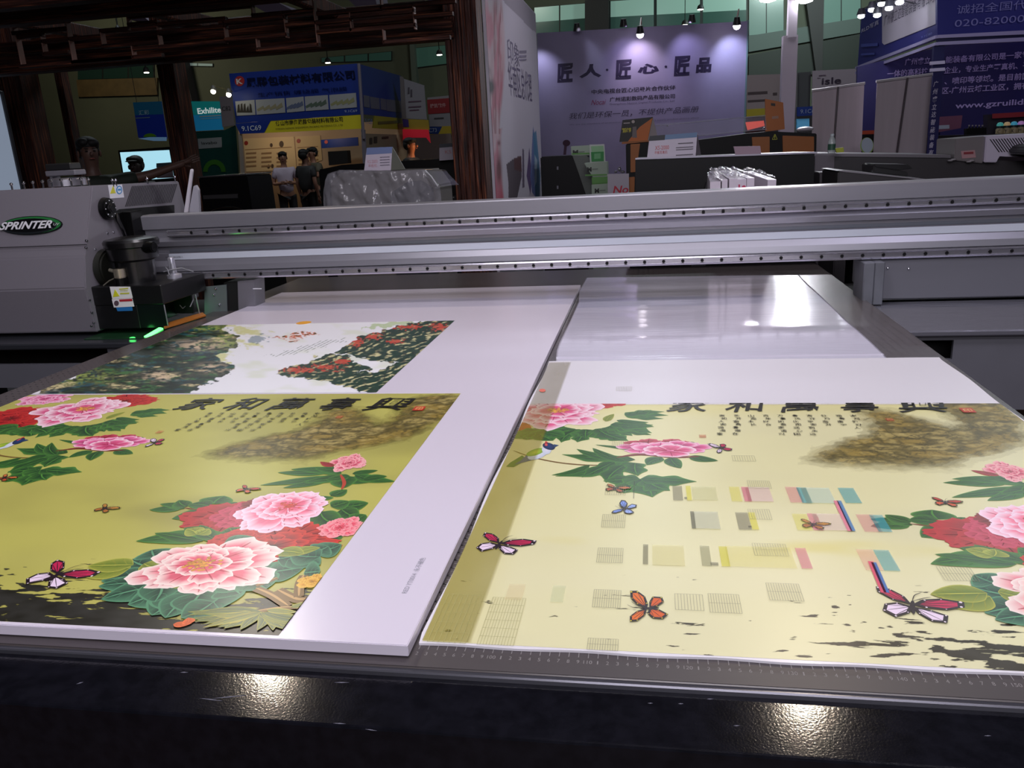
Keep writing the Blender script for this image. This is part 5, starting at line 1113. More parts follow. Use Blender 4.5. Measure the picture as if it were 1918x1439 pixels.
# ------------------------------------------------------------------ poster wall beside the bark post
Xb = -1.175; P = XR(Xb)
t = thing('poster_wall', 'tall white poster wall with a woman\'s face, suitcases and towers, right of the bark post', 'poster wall', (Xb, 7.8, 0))
B().box((Xb - .02, 6.26, 0), (Xb, 9.1, 2.80)).build('wall_panel', M((205, 200, 214), .5), t)
def face(A, Bb):
    X, Y = to_px(P, A, Bb)
    c = np.zeros(A.shape + (3,)) + np.array(lin((206, 200, 214)))
    edge = 939 + 6 * np.sin(Y / 60) + 4 * (Y > 240)
    inside = sm(X, edge + 3, edge - 3) * sm(Y, -30, 40)
    skin = mixc(np.zeros(A.shape + (3,)) + np.array(lin((216, 190, 200))), lin((214, 140, 160)), sm(fbm(X / 9, Y / 60, 93, 3), .4, .7)); skin = mixc(skin, lin((170, 60, 80)), sm(X, 930, 943) * sm(Y, 60, 200) * .75)
    c = c * (1 - inside[..., None]) + skin * inside[..., None]
    hair = inside * sm(fbm(X / 2.5, Y / 70, 94, 3), .55, .65) * sm(X, 918, 926) * (Y < 250); c = mixc(c, lin((150, 80, 90)), hair * .6)
    e = np.exp(-(((X - 919) / 8) ** 2 + ((Y - 163) / 16) ** 2) * 1.5); c = mixc(c, lin((60, 70, 74)), np.clip(e * 1.3, 0, .9) * inside)
    bro = np.exp(-(((X - 916 - (Y - 130) * .2) / 4) ** 2 + ((Y - 132) / 10) ** 2)); c = mixc(c, lin((130, 110, 115)), bro * .5 * inside)
    n = np.exp(-(((X - 934) / 3) ** 2 + ((Y - 268) / 5) ** 2)); c = mixc(c, lin((110, 30, 50)), n * .8)
    l = np.exp(-(((X - 934) / 5) ** 2 + ((Y - 320) / 28) ** 2)); c = mixc(c, lin((90, 14, 30)), np.clip(l * 1.3, 0, 1) * .85)
    c = mixc(c, lin((200, 50, 90)), sm(Y, 310, 380) * inside * sm(X, 915, 935) * .8)
    tri = inpoly(X, Y, [(930, -20), (1010, -20), (1012, 70), (985, 45), (945, 5)]); c = mixc(c, lin((150, 142, 156)), tri * .8)
    # suitcases and towers printed low on the wall
    for pts, col in [([(948, 308), (958, 300), (975, 295), (977, 330), (968, 372), (952, 372), (952, 345)], (62, 44, 58)), ([(962, 296), (976, 292), (977, 322), (963, 318)], (90, 50, 56)), ([(978, 280), (981, 280), (982, 352), (978, 352)], (86, 70, 100)),
                     ([(986, 330), (991, 276), (996, 330), (993, 365)], (76, 40, 110)), ([(993, 330), (998, 236), (1005, 280), (1003, 370), (996, 360)], (90, 110, 170)), ([(998, 250), (1004, 245), (1012, 330), (1010, 375), (1003, 372)], (70, 130, 170)), ([(1001, 290), (1006, 300), (1005, 340), (1001, 350)], (180, 200, 220))]:
        c = mixc(c, lin(col), inpoly(X, Y, pts) * .92)
    return c
grid_paint('printed_picture', P, 6.27, 9.095, .75, 2.79, 260, 200, face, t, INKM, .002)
slab('edge_trim', YP(6.255), [(889, -60), (892, -60), (918, 395), (914, 395)], M((170, 166, 180), .5), t, 0, .004)
text('wall_lettering', P, '印象', (951, 116), (971, 85), M((120, 112, 140), .5), t, h=.004); blocks('wall_small_print', P, [(972, 985, 95, 5), (972, 985, 104, 4), (972, 985, 111, 3)], M((140, 134, 155), .5), t, .004)
text('wall_lettering', P, '华南区总代理', (953, 178), (994, 138), M((104, 96, 124), .5), t, h=.004)

lamp('SPOT', (.3, 7.2, 3.3), 34, (.95, .9, 1), .1, (Xb, 7.9, 2.1), 80, .9)  # unseen spot added to brighten the poster wall
# ------------------------------------------------------------------ purple backdrop
def plane_from(px0, px1, Y0_, Y1_):
    p = YP(Y0_).W(*px0); q = YP(Y1_).W(*px1); u = np.array([q[0] - p[0], q[1] - p[1], 0]); return Pl((p[0], p[1], 0), u, (0, 0, 1))
P = plane_from((1008, 62), (1400, 40), 11.4, 11.88)
t = thing('backdrop_wall', 'lavender backdrop wall with large dark calligraphy and lines of company text', 'backdrop', tuple(P.W(1200, 420)))
PURP = M((158, 150, 188), .5, noise=.10, nscale=1.3)
slab('backdrop_panel', P, [(1006, 62), (1401, 39.5), (1388, 420), (1016, 420)], PURP, t, -.08, 0)
slab('backdrop_frame', P, [(1400, 38), (1402.5, 38), (1390, 420), (1386, 420)], M((110, 140, 145), .5), t, -.08, .004)
DP = M((34, 20, 66), .5)
for s, a, c_ in [('匠', (1044, 155), (1073, 118)), ('人', (1085, 147), (1126, 119)), ('匠', (1153, 149), (1183, 111)), ('心', (1194, 139), (1234, 118)), ('匠', (1262, 143), (1293, 104)), ('品', (1303, 137), (1333, 107))]:
    text('calligraphy', P, s, a, c_, DP, t, h=.004, bold=.05, shear=.08)
for x, y in ((1137, 131), (1247, 125)): slab('calligraphy_dot', P, ell((x, y), 2.4, 2.2), DP, t, .003, .006)
text('backdrop_lettering', P, '中央电视台匠心记录片合作伙伴', (1108, 177), (1265, 161.5), M((44, 34, 60), .5), t, h=.004, bold=.02, hp=9)
text('backdrop_lettering', P, 'Nocai', (1107, 197), (1135, 185), M((150, 50, 100), .5), t, h=.004, shear=.4, hp=9.5)
text('backdrop_lettering', P, '广州诺彩数码产品有限公司', (1142, 191), (1264, 178), M((44, 34, 60), .5), t, h=.004, bold=.02, hp=8.5)
text('backdrop_lettering', P, 'Guangzhou Nuocai Digital Products Co., Ltd', (1142, 198), (1263, 188), M((100, 90, 120), .5), t, h=.004, hp=4.5)
text('backdrop_lettering', P, '我们是环保一员，不提供产品画册', (1066, 224), (1309, 202), M((60, 48, 76), .5), t, h=.004, shear=.2, hp=12)
text('backdrop_lettering', P, 'We are the members of environmental protection, we don\'t supply product picture album', (1066, 236), (1309, 219), M((116, 106, 136), .5), t, h=.004, hp=3.5)
slab('printed_tree', P, ell((1061, 268), 7, 6), M((70, 34, 60), .6), t, .003, .005); slab('printed_trunk', P, [(1057, 272), (1062, 272), (1060, 290), (1055, 290)], M((90, 60, 84), .6), t, .003, .005)
# arm spotlights on top of the backdrop
for i, (x, y, lit, lab) in enumerate([(1081, 58, .5, 'leftmost dark spotlight head on the top edge of the lavender backdrop'), (1168, 50, .0, 'dark spotlight head left of the glaring pink-white one on the backdrop'), (1199, 63, 1, 'glaring pink-white arm spotlight near the middle of the lavender backdrop'),
                                      (1296, 42, .0, 'dark spotlight head between the two glaring ones on the backdrop'), (1380, 47, 1, 'glaring arm spotlight near the right top corner of the lavender backdrop')]):
    w = P.W(x, y, .45 if lit == 1 else .28); tt = thing('arm_spotlight', lab, 'spotlight', tuple(w), 'spotlights on the backdrop')
    wb = P.W(x + (2 if lit == 1 else 0), y - (18 if lit == 1 else 2), 0)
    B().cyl((w[0], w[1], w[2]), (w[0] + .0, w[1] - .02, w[2] + .09), .05, .032, 16).build('lamp_head', M((34, 30, 34), .4), tt, smooth=True)
    B().tube([(w[0], w[1], w[2] + .08), (wb[0], wb[1] - .1, wb[2] + .06), (wb[0], wb[1], wb[2])], .009, 6).build('lamp_arm', M((160, 110, 110) if lit == 1 else (40, 36, 40), .4), tt)
    if lit == 1: B().sph((w[0], w[1], w[2] - .01), .045, 8).build('lamp_bulb', M((255, 244, 255), .3, emit=20), tt, smooth=True)
for x, y, e, c in [(1010, 80, 9, (.8, .82, 1)), (1083, 56, 16, (.8, .88, 1)), (1172, 52, 10, (.6, .5, 1)), (1199, 60, 15, (1, .86, .95)), (1292, 45, 13, (.66, .62, 1)), (1372, 52, 17, (.72, .78, 1))]:
    lamp('SPOT', tuple(P.W(x, y - 4, .32)), e, c, .03, tuple(P.W(x + 2, y + 75, 0)), 92, .9)

# things before the backdrop
t = thing('wide_format_printer', 'black plotter with grey side panel standing right of the poster wall', 'printer', tuple(YP(8.4).W(1055, 420)))
P = YP(8.4); slab('printer_body', P, [(1012, 294), (1074, 291), (1100, 366), (1102, 420), (1016, 420)], BM, t, -.5, 0, .01)
slab('side_panel', P, [(1072, 291), (1100, 292), (1112, 310), (1116, 420), (1101, 420), (1099, 366)], M((98, 104, 98), .5), t, -.45, .01, .004)
b = B()
for q in [(1045, 315), (1045, 351)]: b.prismx(P, [(q[0] - 2, q[1] - 3), (q[0] + 1, q[1] - 3), (q[0] + 1, q[1] + 3), (q[0] - 2, q[1] + 3)], 0, .004)
b.build('button_labels', M((120, 120, 130), .5), t, kind='stuff')
BOXG, BOXL = M((104, 160, 84), .6), M((168, 184, 166), .6)
for i, (q, lab) in enumerate([([(1069, 274), (1104, 272), (1107, 291), (1070, 292)], 'pale carton with black mark lying left of the green framed sign'), ([(1094, 306), (1137, 303), (1138, 331), (1110, 332)], 'white and green carton, topmost of the stack under the green framed sign'),
                              ([(1108, 332), (1138, 331), (1138, 344), (1109, 346)], 'green middle carton of the stack under the green framed sign'), ([(1108, 346), (1138, 344), (1138, 420), (1109, 420)], 'pale lowest carton of the stack under the green framed sign')]):
    P = YP(8.1 - .004 * i if i else 8.41); bx = thing('paper_carton', lab, 'carton', tuple(P.W(q[3][0] + 15, q[3][1])), 'paper cartons by the black plotter'); slab('carton_body', P, q, BOXL if i != 2 else BOXG, bx, -.25, 0, .004)
    x0, y0 = q[0]
    if i != 2: text('carton_lettering', P, 'M', (x0 + (4 if i < 1 else 6), y0 + 16), (x0 + 14, y0 + 7), M((24, 26, 24), .5), bx, h=.002, bold=.05); blocks('carton_small_print', P, [(x0 + 15, x0 + 26, y0 + 10, 2)], M((120, 130, 120), .5), bx, .002)
    slab('green_stripe', P, [(x0 + 2, q[3][1] - 5), (q[2][0] - 1, q[2][1] - 5), (q[2][0] - 1, q[2][1] - 2.2), (x0 + 2, q[3][1] - 2.2)], BOXG, bx, .001, .003)
P = YP(8.10); t = thing('framed_sign', 'small green and white sign in a white frame on the carton stack', 'sign', tuple(P.W(1118, 306)))
slab('sign_frame', P, [(1104, 271), (1132, 270), (1134, 303), (1105, 306)], M((200, 208, 200), .5), t, -.02, 0, .002); slab('sign_face', P, [(1107, 274), (1130, 273), (1131, 284), (1108, 285)], M((150, 200, 150), .5), t, 0, .002); slab('green_face', P, [(1107, 285), (1131, 284), (1131, 302), (1108, 303)], M((40, 130, 60), .5, emit=.05), t, 0, .003); slab('pale_emblem', P, [(1113, 288), (1125, 287), (1125, 297), (1113, 298)], M((110, 180, 120), .5), t, .003, .004)
P = YP(7.1); t = thing('display_board', 'white board with red lettering cut off by an orange edge, behind the gantry', 'sign', tuple(P.W(1160, 420)))
slab('board_face', P, [(1138, 326), (1178, 325), (1178, 420), (1138, 420)], M((190, 184, 196), .5), t, 0, .01); text('board_lettering', P, 'No', (1148, 363), (1177, 347), M((200, 30, 60), .5), t, h=.012, bold=.02, shear=.2)
B().sph(P.W(1160, 317), (.016, .016, .02), 8).sph(P.W(1166, 322), (.02, .016, .012), 8).sph(P.W(1153, 322), (.015, .016, .01), 8).build('silver_bow', M((170, 170, 176), .25, .7), label='small crumpled silver ornament on top of the white board', cat='ornament')

# orange and black machines
ORG = M((170, 98, 30), .5)
Ym = 7.2; P = YP(Ym); t = thing('uv_printer', 'black and orange industrial printer with clear acrylic hood before the lavender backdrop', 'printer', tuple(P.W(1350, 420)))
slab('machine_body', P, [(1172, 270), (1210, 264), (1310, 262), (1400, 250), (1440, 246), (1530, 250), (1530, 420), (1176, 420)], M((8, 8, 10), .5), t, -.7, 0, .006)
for q in [[(1181, 270), (1199, 269), (1192, 322), (1181, 323)], [(1408, 257), (1441, 256), (1441, 290), (1410, 291)], [(1465, 254), (1524, 256), (1524, 290), (1466, 292)], [(1176, 332), (1189, 331), (1188, 368), (1176, 369)]]: slab('orange_panel', P, q, ORG, t, .0, .02, .003)
slab('machine_top', P, [(1165, 266), (1222, 262), (1222, 265), (1165, 270)], ORG, t, -.3, .02)
text('machine_symbol', P, '⚠', (1446, 262), (1456, 251), M((190, 190, 50), .5), t, h=.01, bold=.03)
ACR = M((200, 200, 215), .05, alpha=.16, coat=.5)
slab('acrylic_hood', YP(Ym - .02), [(1228, 232), (1434, 216), (1436, 240), (1310, 256), (1230, 262)], ACR, t, -.02, 0); B().tube([YP(Ym - .03).W(1228, 236), YP(Ym - .03).W(1434, 216)], .003, 6).tube([YP(Ym - .03).W(1230, 262), YP(Ym - .03).W(1436, 242)], .003, 6).build('hood_edge', M((190, 190, 205), .3), t)
b = B().sph(P.W(1250, 236), .008, 5).sph(P.W(1431, 241), .012, 5); b.build('hood_studs', CHROME, t, kind='stuff')
P = YP(7.25); t = thing('tent_sign', 'black and orange folded sign with yellow lettering standing on the industrial printer', 'sign', tuple(P.W(1190, 266)))
slab('sign_face', P, [(1166, 225), (1223, 219), (1213, 264), (1160, 266)], M((22, 20, 20), .5), t, -.008, 0); slab('orange_corner', P, [(1222, 221), (1213, 263), (1176, 265), (1198, 238)], M((205, 110, 30), .5), t, 0, .002)
slab('sign_side', P, [(1223, 219), (1232, 256), (1228, 262), (1213, 264)], M((150, 140, 140), .5), t, -.06, -.01)
text('sign_lettering', P, '精彩绚丽', (1165, 249), (1182, 239), M((215, 205, 60), .5), t, h=.003, bold=.03); slab('sign_logo', P, ell((1186, 228), 3, 3), M((190, 180, 175), .5), t, .001, .003); blocks('sign_small_print', P, [(1168, 1180, 230, 2)], M((180, 170, 170), .5), t, .003); slab('sign_robot', P, [(1185, 238), (1192, 237), (1193, 258), (1184, 258)], M((120, 110, 110), .5), t, .002, .004)
P = YP(7.3); t = thing('orange_panel_sign', 'upright orange panel with a dark slot beside the white pole', 'sign', tuple(P.W(1450, 245)))
slab('panel_face', P, [(1433, 185), (1467, 192), (1470, 242), (1434, 247)], M((186, 104, 34), .5), t, -.02, 0, .002); slab('handle_slot', P, [(1444, 193), (1452, 194), (1452, 199), (1444, 198)], M((30, 20, 14), .5), t, .001, .003); slab('panel_print', P, [(1446, 218), (1458, 217), (1458, 222), (1446, 223)], M((170, 130, 110), .5), t, .001, .003)

# black flatbed in the middle distance with its wrapped packs
Yf = 4.6; P = YP(Yf); t = thing('flatbed_printer', 'low black flatbed machine with a pale top edge behind the gantry, right of centre', 'printer', tuple(P.W(1360, 420)))
slab('machine_front', P, [(1190, 298), (1526, 286), (1530, 420), (1186, 420)], M((6, 6, 9), .45), t, -.5, 0, .004); slab('top_edge', P, [(1190, 296), (1530, 284.5), (1530, 287.5), (1190, 299)], M((170, 166, 180), .35, .3), t, -.01, .01)
slab('lower_tray', P, [(1252, 345), (1322, 340), (1322, 420), (1252, 420)], M((44, 42, 48), .5), t, 0, .06, .004)
t, P = tent_card('tent_card', 'white folded price card with red model number standing on the black flatbed machine', 4.62, [(1216, 262), (1306, 249), (1303, 292), (1212, 296)], [(1306, 249), (1315, 290), (1302, 292)], (M((190, 182, 196), .5), M((150, 140, 150), .5)))
slab('blue_band', P, [(1217, 255), (1306, 248), (1305, 257), (1215, 264)], M((90, 116, 150), .5), t, -.002, .001); slab('dark_band', P, [(1217, 255), (1246, 252.5), (1245, 262), (1215, 264)], M((30, 32, 40), .5), t, .001, .002)
text('card_lettering', P, 'XS-2000', (1227, 281), (1253, 272), M((186, 90, 90), .5), t, h=.002); text('card_lettering', P, '平板写真机', (1226, 289), (1250, 282), M((186, 90, 90), .5), t, h=.002); blocks('card_small_print', P, [(1270, 1298, 268, 1.5), (1266, 1298, 276, 1.2), (1266, 1298, 280, 1.2), (1266, 1298, 290, 1.5)], M((100, 94, 104), .5), t, .002)
P = YP(4.62); slab('small_plaque', P, [(1374, 274.5), (1424, 273.5), (1426, 289.5), (1378, 291)], M((150, 126, 140), .5), None, -.02, 0, .001, label='small pinkish-grey plaque standing on the black flatbed machine', cat='plaque')
# plastic-wrapped white packs
pk = M((196, 186, 198), .4); PF = M((225, 220, 230), .12, alpha=.45, coat=.7)
labs = ['leftmost wrapped white pack, leaning, in the row behind the gantry', 'second wrapped white pack from the left in the row behind the gantry', 'third wrapped white pack from the left in the row behind the gantry', 'wrapped white pack with red lettering on its end, in the row behind the gantry', 'second wrapped white pack from the right in the row behind the gantry', 'rightmost wrapped white pack, set a little apart in the row behind the gantry']
for i, (x, yt, w, xo, yo) in enumerate([(1330, 341, 22, -5, -14), (1350, 337, 13, -22, -16), (1366, 335, 15, -26, -15), (1381, 336, 17, -34, -16), (1399, 334, 14, -36, -14), (1438, 337, 16, -46, -16)]):
    Pk = YP(3.45); t = thing('wrapped_pack', labs[i], 'wrapped pack', tuple(Pk.W(x + w / 2, 420)), 'wrapped white packs')
    a0, z1 = Pk.ab(x, yt); a1, _ = Pk.ab(x + w, yt); A0, Z1 = YP(3.85).ab(x + xo, yt + yo); A1, _ = YP(3.85).ab(x + xo + w * .95, yt + yo)
    z0 = 1.02
    V = [(a0, 3.45, z0), (a1, 3.45, z0), (a1, 3.45, z1), (a0, 3.45, z1), (A0, 3.85, z0), (A1, 3.85, z0), (A1, 3.85, Z1), (A0, 3.85, Z1)]; Fq = [(0, 1, 2, 3), (1, 5, 6, 2), (3, 2, 6, 7), (4, 0, 3, 7), (5, 4, 7, 6), (0, 4, 5, 1)]
    link_mesh('pack_body', V, Fq, pk, t)
    n1, n2 = 16, 30; U, Q = np.meshgrid(np.linspace(-.04, 1.04, n1), np.linspace(-.01, 1.01, n2)); XX = (a0 + (a1 - a0) * U) * (1 - Q) + (A0 + (A1 - A0) * U) * Q; YY = 3.45 + .4 * Q; ZZ = z1 + (Z1 - z1) * Q + .004 + .016 * np.abs(fbm(U * 3 + i * 7, Q * 9, 95 + i, 3) - .5) * 2 + .008 * np.sin(math.pi * np.clip(U, 0, 1))
    k_ = (np.arange(n2 - 1)[:, None] * n1 + np.arange(n1 - 1)).ravel(); link_mesh('plastic_wrap', np.stack([XX, YY, ZZ], -1).reshape(-1, 3), np.stack([k_, k_ + 1, k_ + n1 + 1, k_ + n1], 1).tolist(), PF, t, smooth=True)
    if i == 3: text('pack_lettering', Pk, 'Le', (1383, 353), (1397, 345), M((180, 30, 80), .5), t, h=.001, bold=.05)

t = thing('low_table', 'low dark table holding the wrapped white packs, hidden behind the gantry', 'table', (.35, 3.7, 0)); B().box((-.1, 3.35, .99), (.95, 3.95, 1.019), .004).build('table_top', BM, t)
for x in (-.05, .88):
    for y in (3.4, 3.88): B().box((x, y, 0), (x + .03, y + .03, .99)).build('leg', BM, t)
# ------------------------------------------------------------------ right: far stands, pole, roll-up banners
P = YP(20); t = thing('exhibition_stand', 'pale far stand with small print, yellow band and glowing red shelf right of the backdrop', 'stand', tuple(P.W(1430, 330)))
slab('fascia', P, [(1398, 141), (1464, 139), (1464, 205), (1398, 208)], M((158, 140, 142), .5), t, 0, .04); blocks('fascia_print', P, [(1400, 1437, 173, 5), (1400, 1437, 188, 4), (1447, 1455, 174, 5)], M((80, 64, 66), .5), t, .045)
slab('yellow_band', P, [(1398, 205), (1464, 201), (1464, 216), (1398, 220)], M((180, 160, 40), .5), t, .0, .05); slab('red_shelf', P, [(1396, 229), (1430, 226), (1432, 236), (1400, 244)], M((240, 90, 70), .5, emit=.5), t, 0, .04)
slab('stand_wall', P, [(1396, 216), (1600, 206), (1600, 330), (1396, 330)], M((60, 54, 60), .6), t, -.2, -.1)
P = YP(18.5); t = thing('exhibition_stand', 'far white stand with a black lowercase name under a blue fascia number', 'stand', tuple(P.W(1560, 330)))
slab('white_panel', P, [(1521, 133), (1604, 129), (1603, 205), (1520, 198)], M((160, 146, 156), .5), t, 0, .04); text('panel_lettering', P, 'isle', (1538, 159), (1575, 144), M((50, 36, 56), .5), t, h=.05, bold=.01)
blocks('panel_flourish', P, [(1533, 1546, 141, 1.5), (1530, 1536, 146, 1)], M((110, 90, 110), .5), t, .05)
slab('grey_panel', P, [(1464, 138), (1520, 134), (1518, 200), (1466, 204)], M((74, 74, 76), .5), t, -.1, -.05); slab('panel_post', P, [(1488, 136), (1494, 136), (1493, 330), (1488, 330)], M((110, 106, 106), .5), t, -.05, .0)
slab('blue_strip', P, [(1492, 201), (1526, 199), (1526, 216), (1492, 218)], M((20, 50, 130), .5), t, .0, .06); text('stand_number', P, '9.1C6', (1498, 213), (1524, 204), M((150, 160, 190), .5), t, h=.07); slab('yellow_patch', P, [(1474, 202), (1485, 201), (1485, 217), (1476, 220)], M((190, 175, 30), .5), t, 0, .06)
slab('lit_shelf', P, [(1491, 223), (1516, 222), (1516, 242), (1491, 244)], M((90, 160, 205), .5, emit=.2), t, -.05, 0)
B().sph(YP(7.5).W(1508, 242), (.07, .06, .022), 10).build('plastic_bag', M((205, 200, 212), .3), label='crumpled pale plastic bag lying on the orange machine right of the pole', cat='bag')
# pole with two floodlights
Yp = 9.0; P = YP(Yp); t = thing('light_pole', 'tall white pole carrying two glaring floodlights at its top', 'light pole', (P.ab(1477, 200)[0], Yp, 0))
xc = P.ab(1478, 150)[0]; B().box((xc - .07, Yp, 0), (xc + .07, Yp + .12, P.ab(1480, 66)[1])).build('lower_pole', M((196, 186, 200), .5), t); B().box((xc - .03, Yp - .01, P.ab(1480, 70)[1]), (xc + .055, Yp + .1, P.ab(1480, -40)[1])).build('upper_pole', M((206, 198, 212), .45), t)
for i, (x, y) in enumerate([(1438, -2), (1506, 0)]):
    w = P.W(x, y); fl_ = B().box((w[0] - .10, w[1] - .05, w[2] + .0), (w[0] + .10, w[1] + .04, w[2] + .12), .01).build('floodlight', M((60, 60, 64), .4), t); B().lathe((w[0], w[1] - .02, w[2] - .035), [(.02, 0), (.075, .015), (.085, .035)], 16).build('floodlight_lens', M((250, 248, 255), .3, emit=30), fl_, smooth=True)
    lamp('SPOT', (w[0], w[1] - .1, w[2] - .08), 75, (.92, .92, 1), .08, (w[0] - .6, 1.0, .9), 110, .7)
B().tube([P.W(1438, -12), P.W(1480, -18), P.W(1506, -12)], .02, 8).build('cross_arm', M((160, 160, 166), .4), t)
# roll-up banners seen from behind
for i, (q, pole_, lab, Y) in enumerate([([(1523, 170), (1619, 156), (1616, 330), (1524, 330)], ((1570, 163), (1558, 330)), 'left of the two pale roll-up banners seen from behind', 7.9), ([(1643, 153), (1746, 139), (1732, 330), (1636, 330)], ((1700, 146), (1674, 330)), 'right of the two pale roll-up banners seen from behind', 7.7)]):
    P = YP(Y); t = thing('roll_up_banner', lab, 'banner', (P.ab(q[2][0] - 45, 300)[0], Y, 0), 'pale roll-up banners')
    slab('banner_cloth', P, q, M((190, 178, 186), .6, noise=.06, nscale=2.2, stretch=(6, 1, .5)), t, -.006, 0)
    B().cyl(P.W(q[0][0] - 2, q[0][1], .01), P.W(q[1][0] + 1, q[1][1], .01), .012, n=8).build('top_rail', M((200, 195, 200), .4), t); B().cyl(P.W(*pole_[0], .03), P.W(*pole_[1], .05), .008, n=8).build('support_pole', M((70, 60, 66), .4), t)
    B().box((P.ab(q[3][0], 300)[0], Y - .1, .0), (P.ab(q[2][0], 300)[0], Y + .1, .08), .01).build('base_cassette', M((120, 120, 124), .4), t)
Y = 7.5; P = YP(Y); t = thing('roll_up_banner', 'narrow dark blue banner with vertical white calligraphy right of the pale banners', 'banner', (P.ab(1750, 300)[0], Y, 0))
slab('banner_cloth', P, [(1748, 136), (1766, 134), (1757, 330), (1733, 330)], M((26, 24, 96), .5), t, -.006, 0); slab('banner_base', P, [(1733, 330), (1757, 330), (1757, 345), (1733, 345)], BM, t, -.1, .02)
for k, ch in enumerate('广州睿立达智能装备有'):
    x = 1752 - k * .98; y = 163 + k * 14.3; text('banner_lettering', P, ch, (x - 4.5, y), (x + 5.5, y - 11.5), M((205, 200, 225), .5), t, h=.003, bold=.02, shear=.15)
t = thing('round_sign', 'round pale sign on a stick standing between the two roll-up banners', 'sign', (YP(7.4).ab(1624, 290)[0], 7.4, 0))
slab('sign_disc', YP(7.4), ell((1624, 272), 11, 14), M((186, 198, 214), .5), t, 0, .006); slab('sign_rim', YP(7.4), ell((1624, 273), 12.5, 15.5), M((150, 180, 90), .5), t, -.004, -.0005); slab('sign_stick', YP(7.4), [(1622, 286), (1626, 286), (1626, 330), (1622, 330)], M((160, 160, 165), .5), t, 0, .01)
P = YP(8.8); slab('orange_counter', P, [(1612, 245), (1640, 244), (1640, 330), (1612, 330)], M((190, 70, 30), .5), None, -.3, 0, label='orange-topped dark counter glimpsed between the two roll-up banners', cat='counter')
slab('counter_front', P, [(1611, 252), (1641, 251), (1641, 330), (1611, 330)], BM, bpy.data.objects['orange_counter'], .0, .01)

# the dark blue stand
Yc = 8.5; Pf = YP(Yc); xc = Pf.ab(1755, 80)[0]; Ps = XL(xc)
NAVY = M((26, 28, 112), .5); NAV2 = M((34, 28, 92), .5, noise=.25, nscale=.9)
t = thing('exhibition_stand', 'dark blue stand with angled fascia, white stripes and a long company text on its wall', 'stand', (xc + .8, 10, 0))
slab('fascia_front', Pf, [(1755, -60), (1980, -66), (1980, 52), (1756, 71)], NAVY, t, -.05, 0); slab('fascia_side', Ps, [(1755, -60), (1614, 20), (1606, 128), (1756, 71)], NAVY, t, -.05, 0)
WST = M((160, 152, 190), .5)
b = B()
for d in (0, 13): b.prismx(Pf, [(1756, 66 + d), (1980, 56 + d - 2), (1980, 62 + d), (1756, 72 + d)], -.02, .02); b.prismx(Ps, [(1756, 66 + d), (1605, 125 + d * .7), (1605, 130 + d * .7), (1756, 72 + d)], -.02, .02)
b.build('fascia_stripe', WST, t, kind='stuff')
slab('fascia_soffit', Pf, [(1756, 72), (1980, 62), (1980, 72), (1756, 80)], M((16, 16, 60), .5), t, -.04, .005)
text('fascia_lettering', Pf, '诚招全国代理', (1791, 27), (1950, 5), M((120, 118, 178), .5), t, h=.01, hp=17); text('fascia_lettering', Pf, '020-82000608', (1787, 51), (1965, 32), M((120, 118, 178), .5), t, h=.01, hp=13)
slab('white_panel', Ps, [(1654, -10), (1756, -60), (1756, 43), (1752, 46), (1658, 84), (1654, 80)], M((176, 168, 180), .5), t, .0, .01)
text('panel_lettering', Ps, '广州睿立达智能装备有限公司', (1658, 50), (1752, 2), M((70, 64, 84), .5), t, h=.015, hp=22); text('stand_number', Ps, '9.1C80', (1727, 72), (1748, 60), M((120, 128, 190), .5), t, h=.01)
text('panel_lettering', Ps, 'RLD写真', (1615, 62), (1648, 36), M((190, 186, 205), .5), t, h=.01); blocks('panel_print', Ps, [(1615, 1646, 82, 6), (1615, 1640, 100, 4)], M((60, 70, 150), .5), t, .012)
Yw = 10.2; Pw = YP(Yw); slab('text_wall', Pw, [(1606, 125), (2000, 30), (2000, 345), (1606, 345)], NAV2, t, -.05, 0)
LT = M((170, 156, 205), .5, emit=.03)
for s, a, c_ in [('广州睿立', (1694, 123), (1742, 111)), ('一体的高科技', (1661, 145), (1738, 131)), ('能装备有限公司是一家专业', (1770, 119), (1942, 99)), ('企业，专业生产写真机、平板', (1767, 139), (1942, 119)), ('、喷印等领域。是目前国内', (1768, 159), (1942, 138)), ('区-广州云埔工业区，拥有花', (1763, 177), (1942, 158)), ('www.gzruilida.com', (1788, 207), (1975, 184))]:
    text('wall_lettering', Pw, s, a, c_, LT, t, h=.01, bold=.015, hp=13 if s[0] != 'w' else 14)
slab('corner_post', YP(Yc + .02), [(1750, 80), (1770, 78), (1764, 330), (1740, 330)], M((20, 20, 78), .5), t, -.05, 0); b = B()
for d in (114, 127): b.prismx(YP(Yc), [(1741, d + 2), (1768, d), (1768, d + 6), (1741, d + 8)], 0, .03)
b.build('post_stripe', M((196, 190, 215), .5), t, kind='stuff')
for i, (x, y, lab) in enumerate([(1613, 31, 'lowest far-left floodlight on the dark blue stand'), (1633, 19, 'second floodlight from the left above the dark blue stand'), (1651, 8, 'topmost small floodlight left of the white panel'), (1643, 29, 'floodlight nearest the white panel\'s left edge'), (1665, 16, 'floodlight shining over the white panel\'s left part'), (1685, 5, 'rightmost floodlight over the white panel')]):
    w = Ps.W(x, y, .35); tt = thing('arm_spotlight', lab, 'spotlight', tuple(w), 'spotlights on the dark blue stand'); B().sph(tuple(w), (.036, .036, .02), 8).build('lamp_bulb', M((240, 245, 255), .3, emit=16), tt, smooth=True)
    B().cyl((w[0], w[1], w[2] + .015), (w[0], w[1], w[2] + .08), .05, .03, 12).build('lamp_head', M((50, 50, 58), .4), tt); B().tube([(w[0], w[1], w[2] + .07), (w[0] + .18, w[1], w[2] + .14), (w[0] + .34, w[1], w[2] + .08)], .007, 6).build('lamp_arm', M((70, 70, 76), .4), tt)
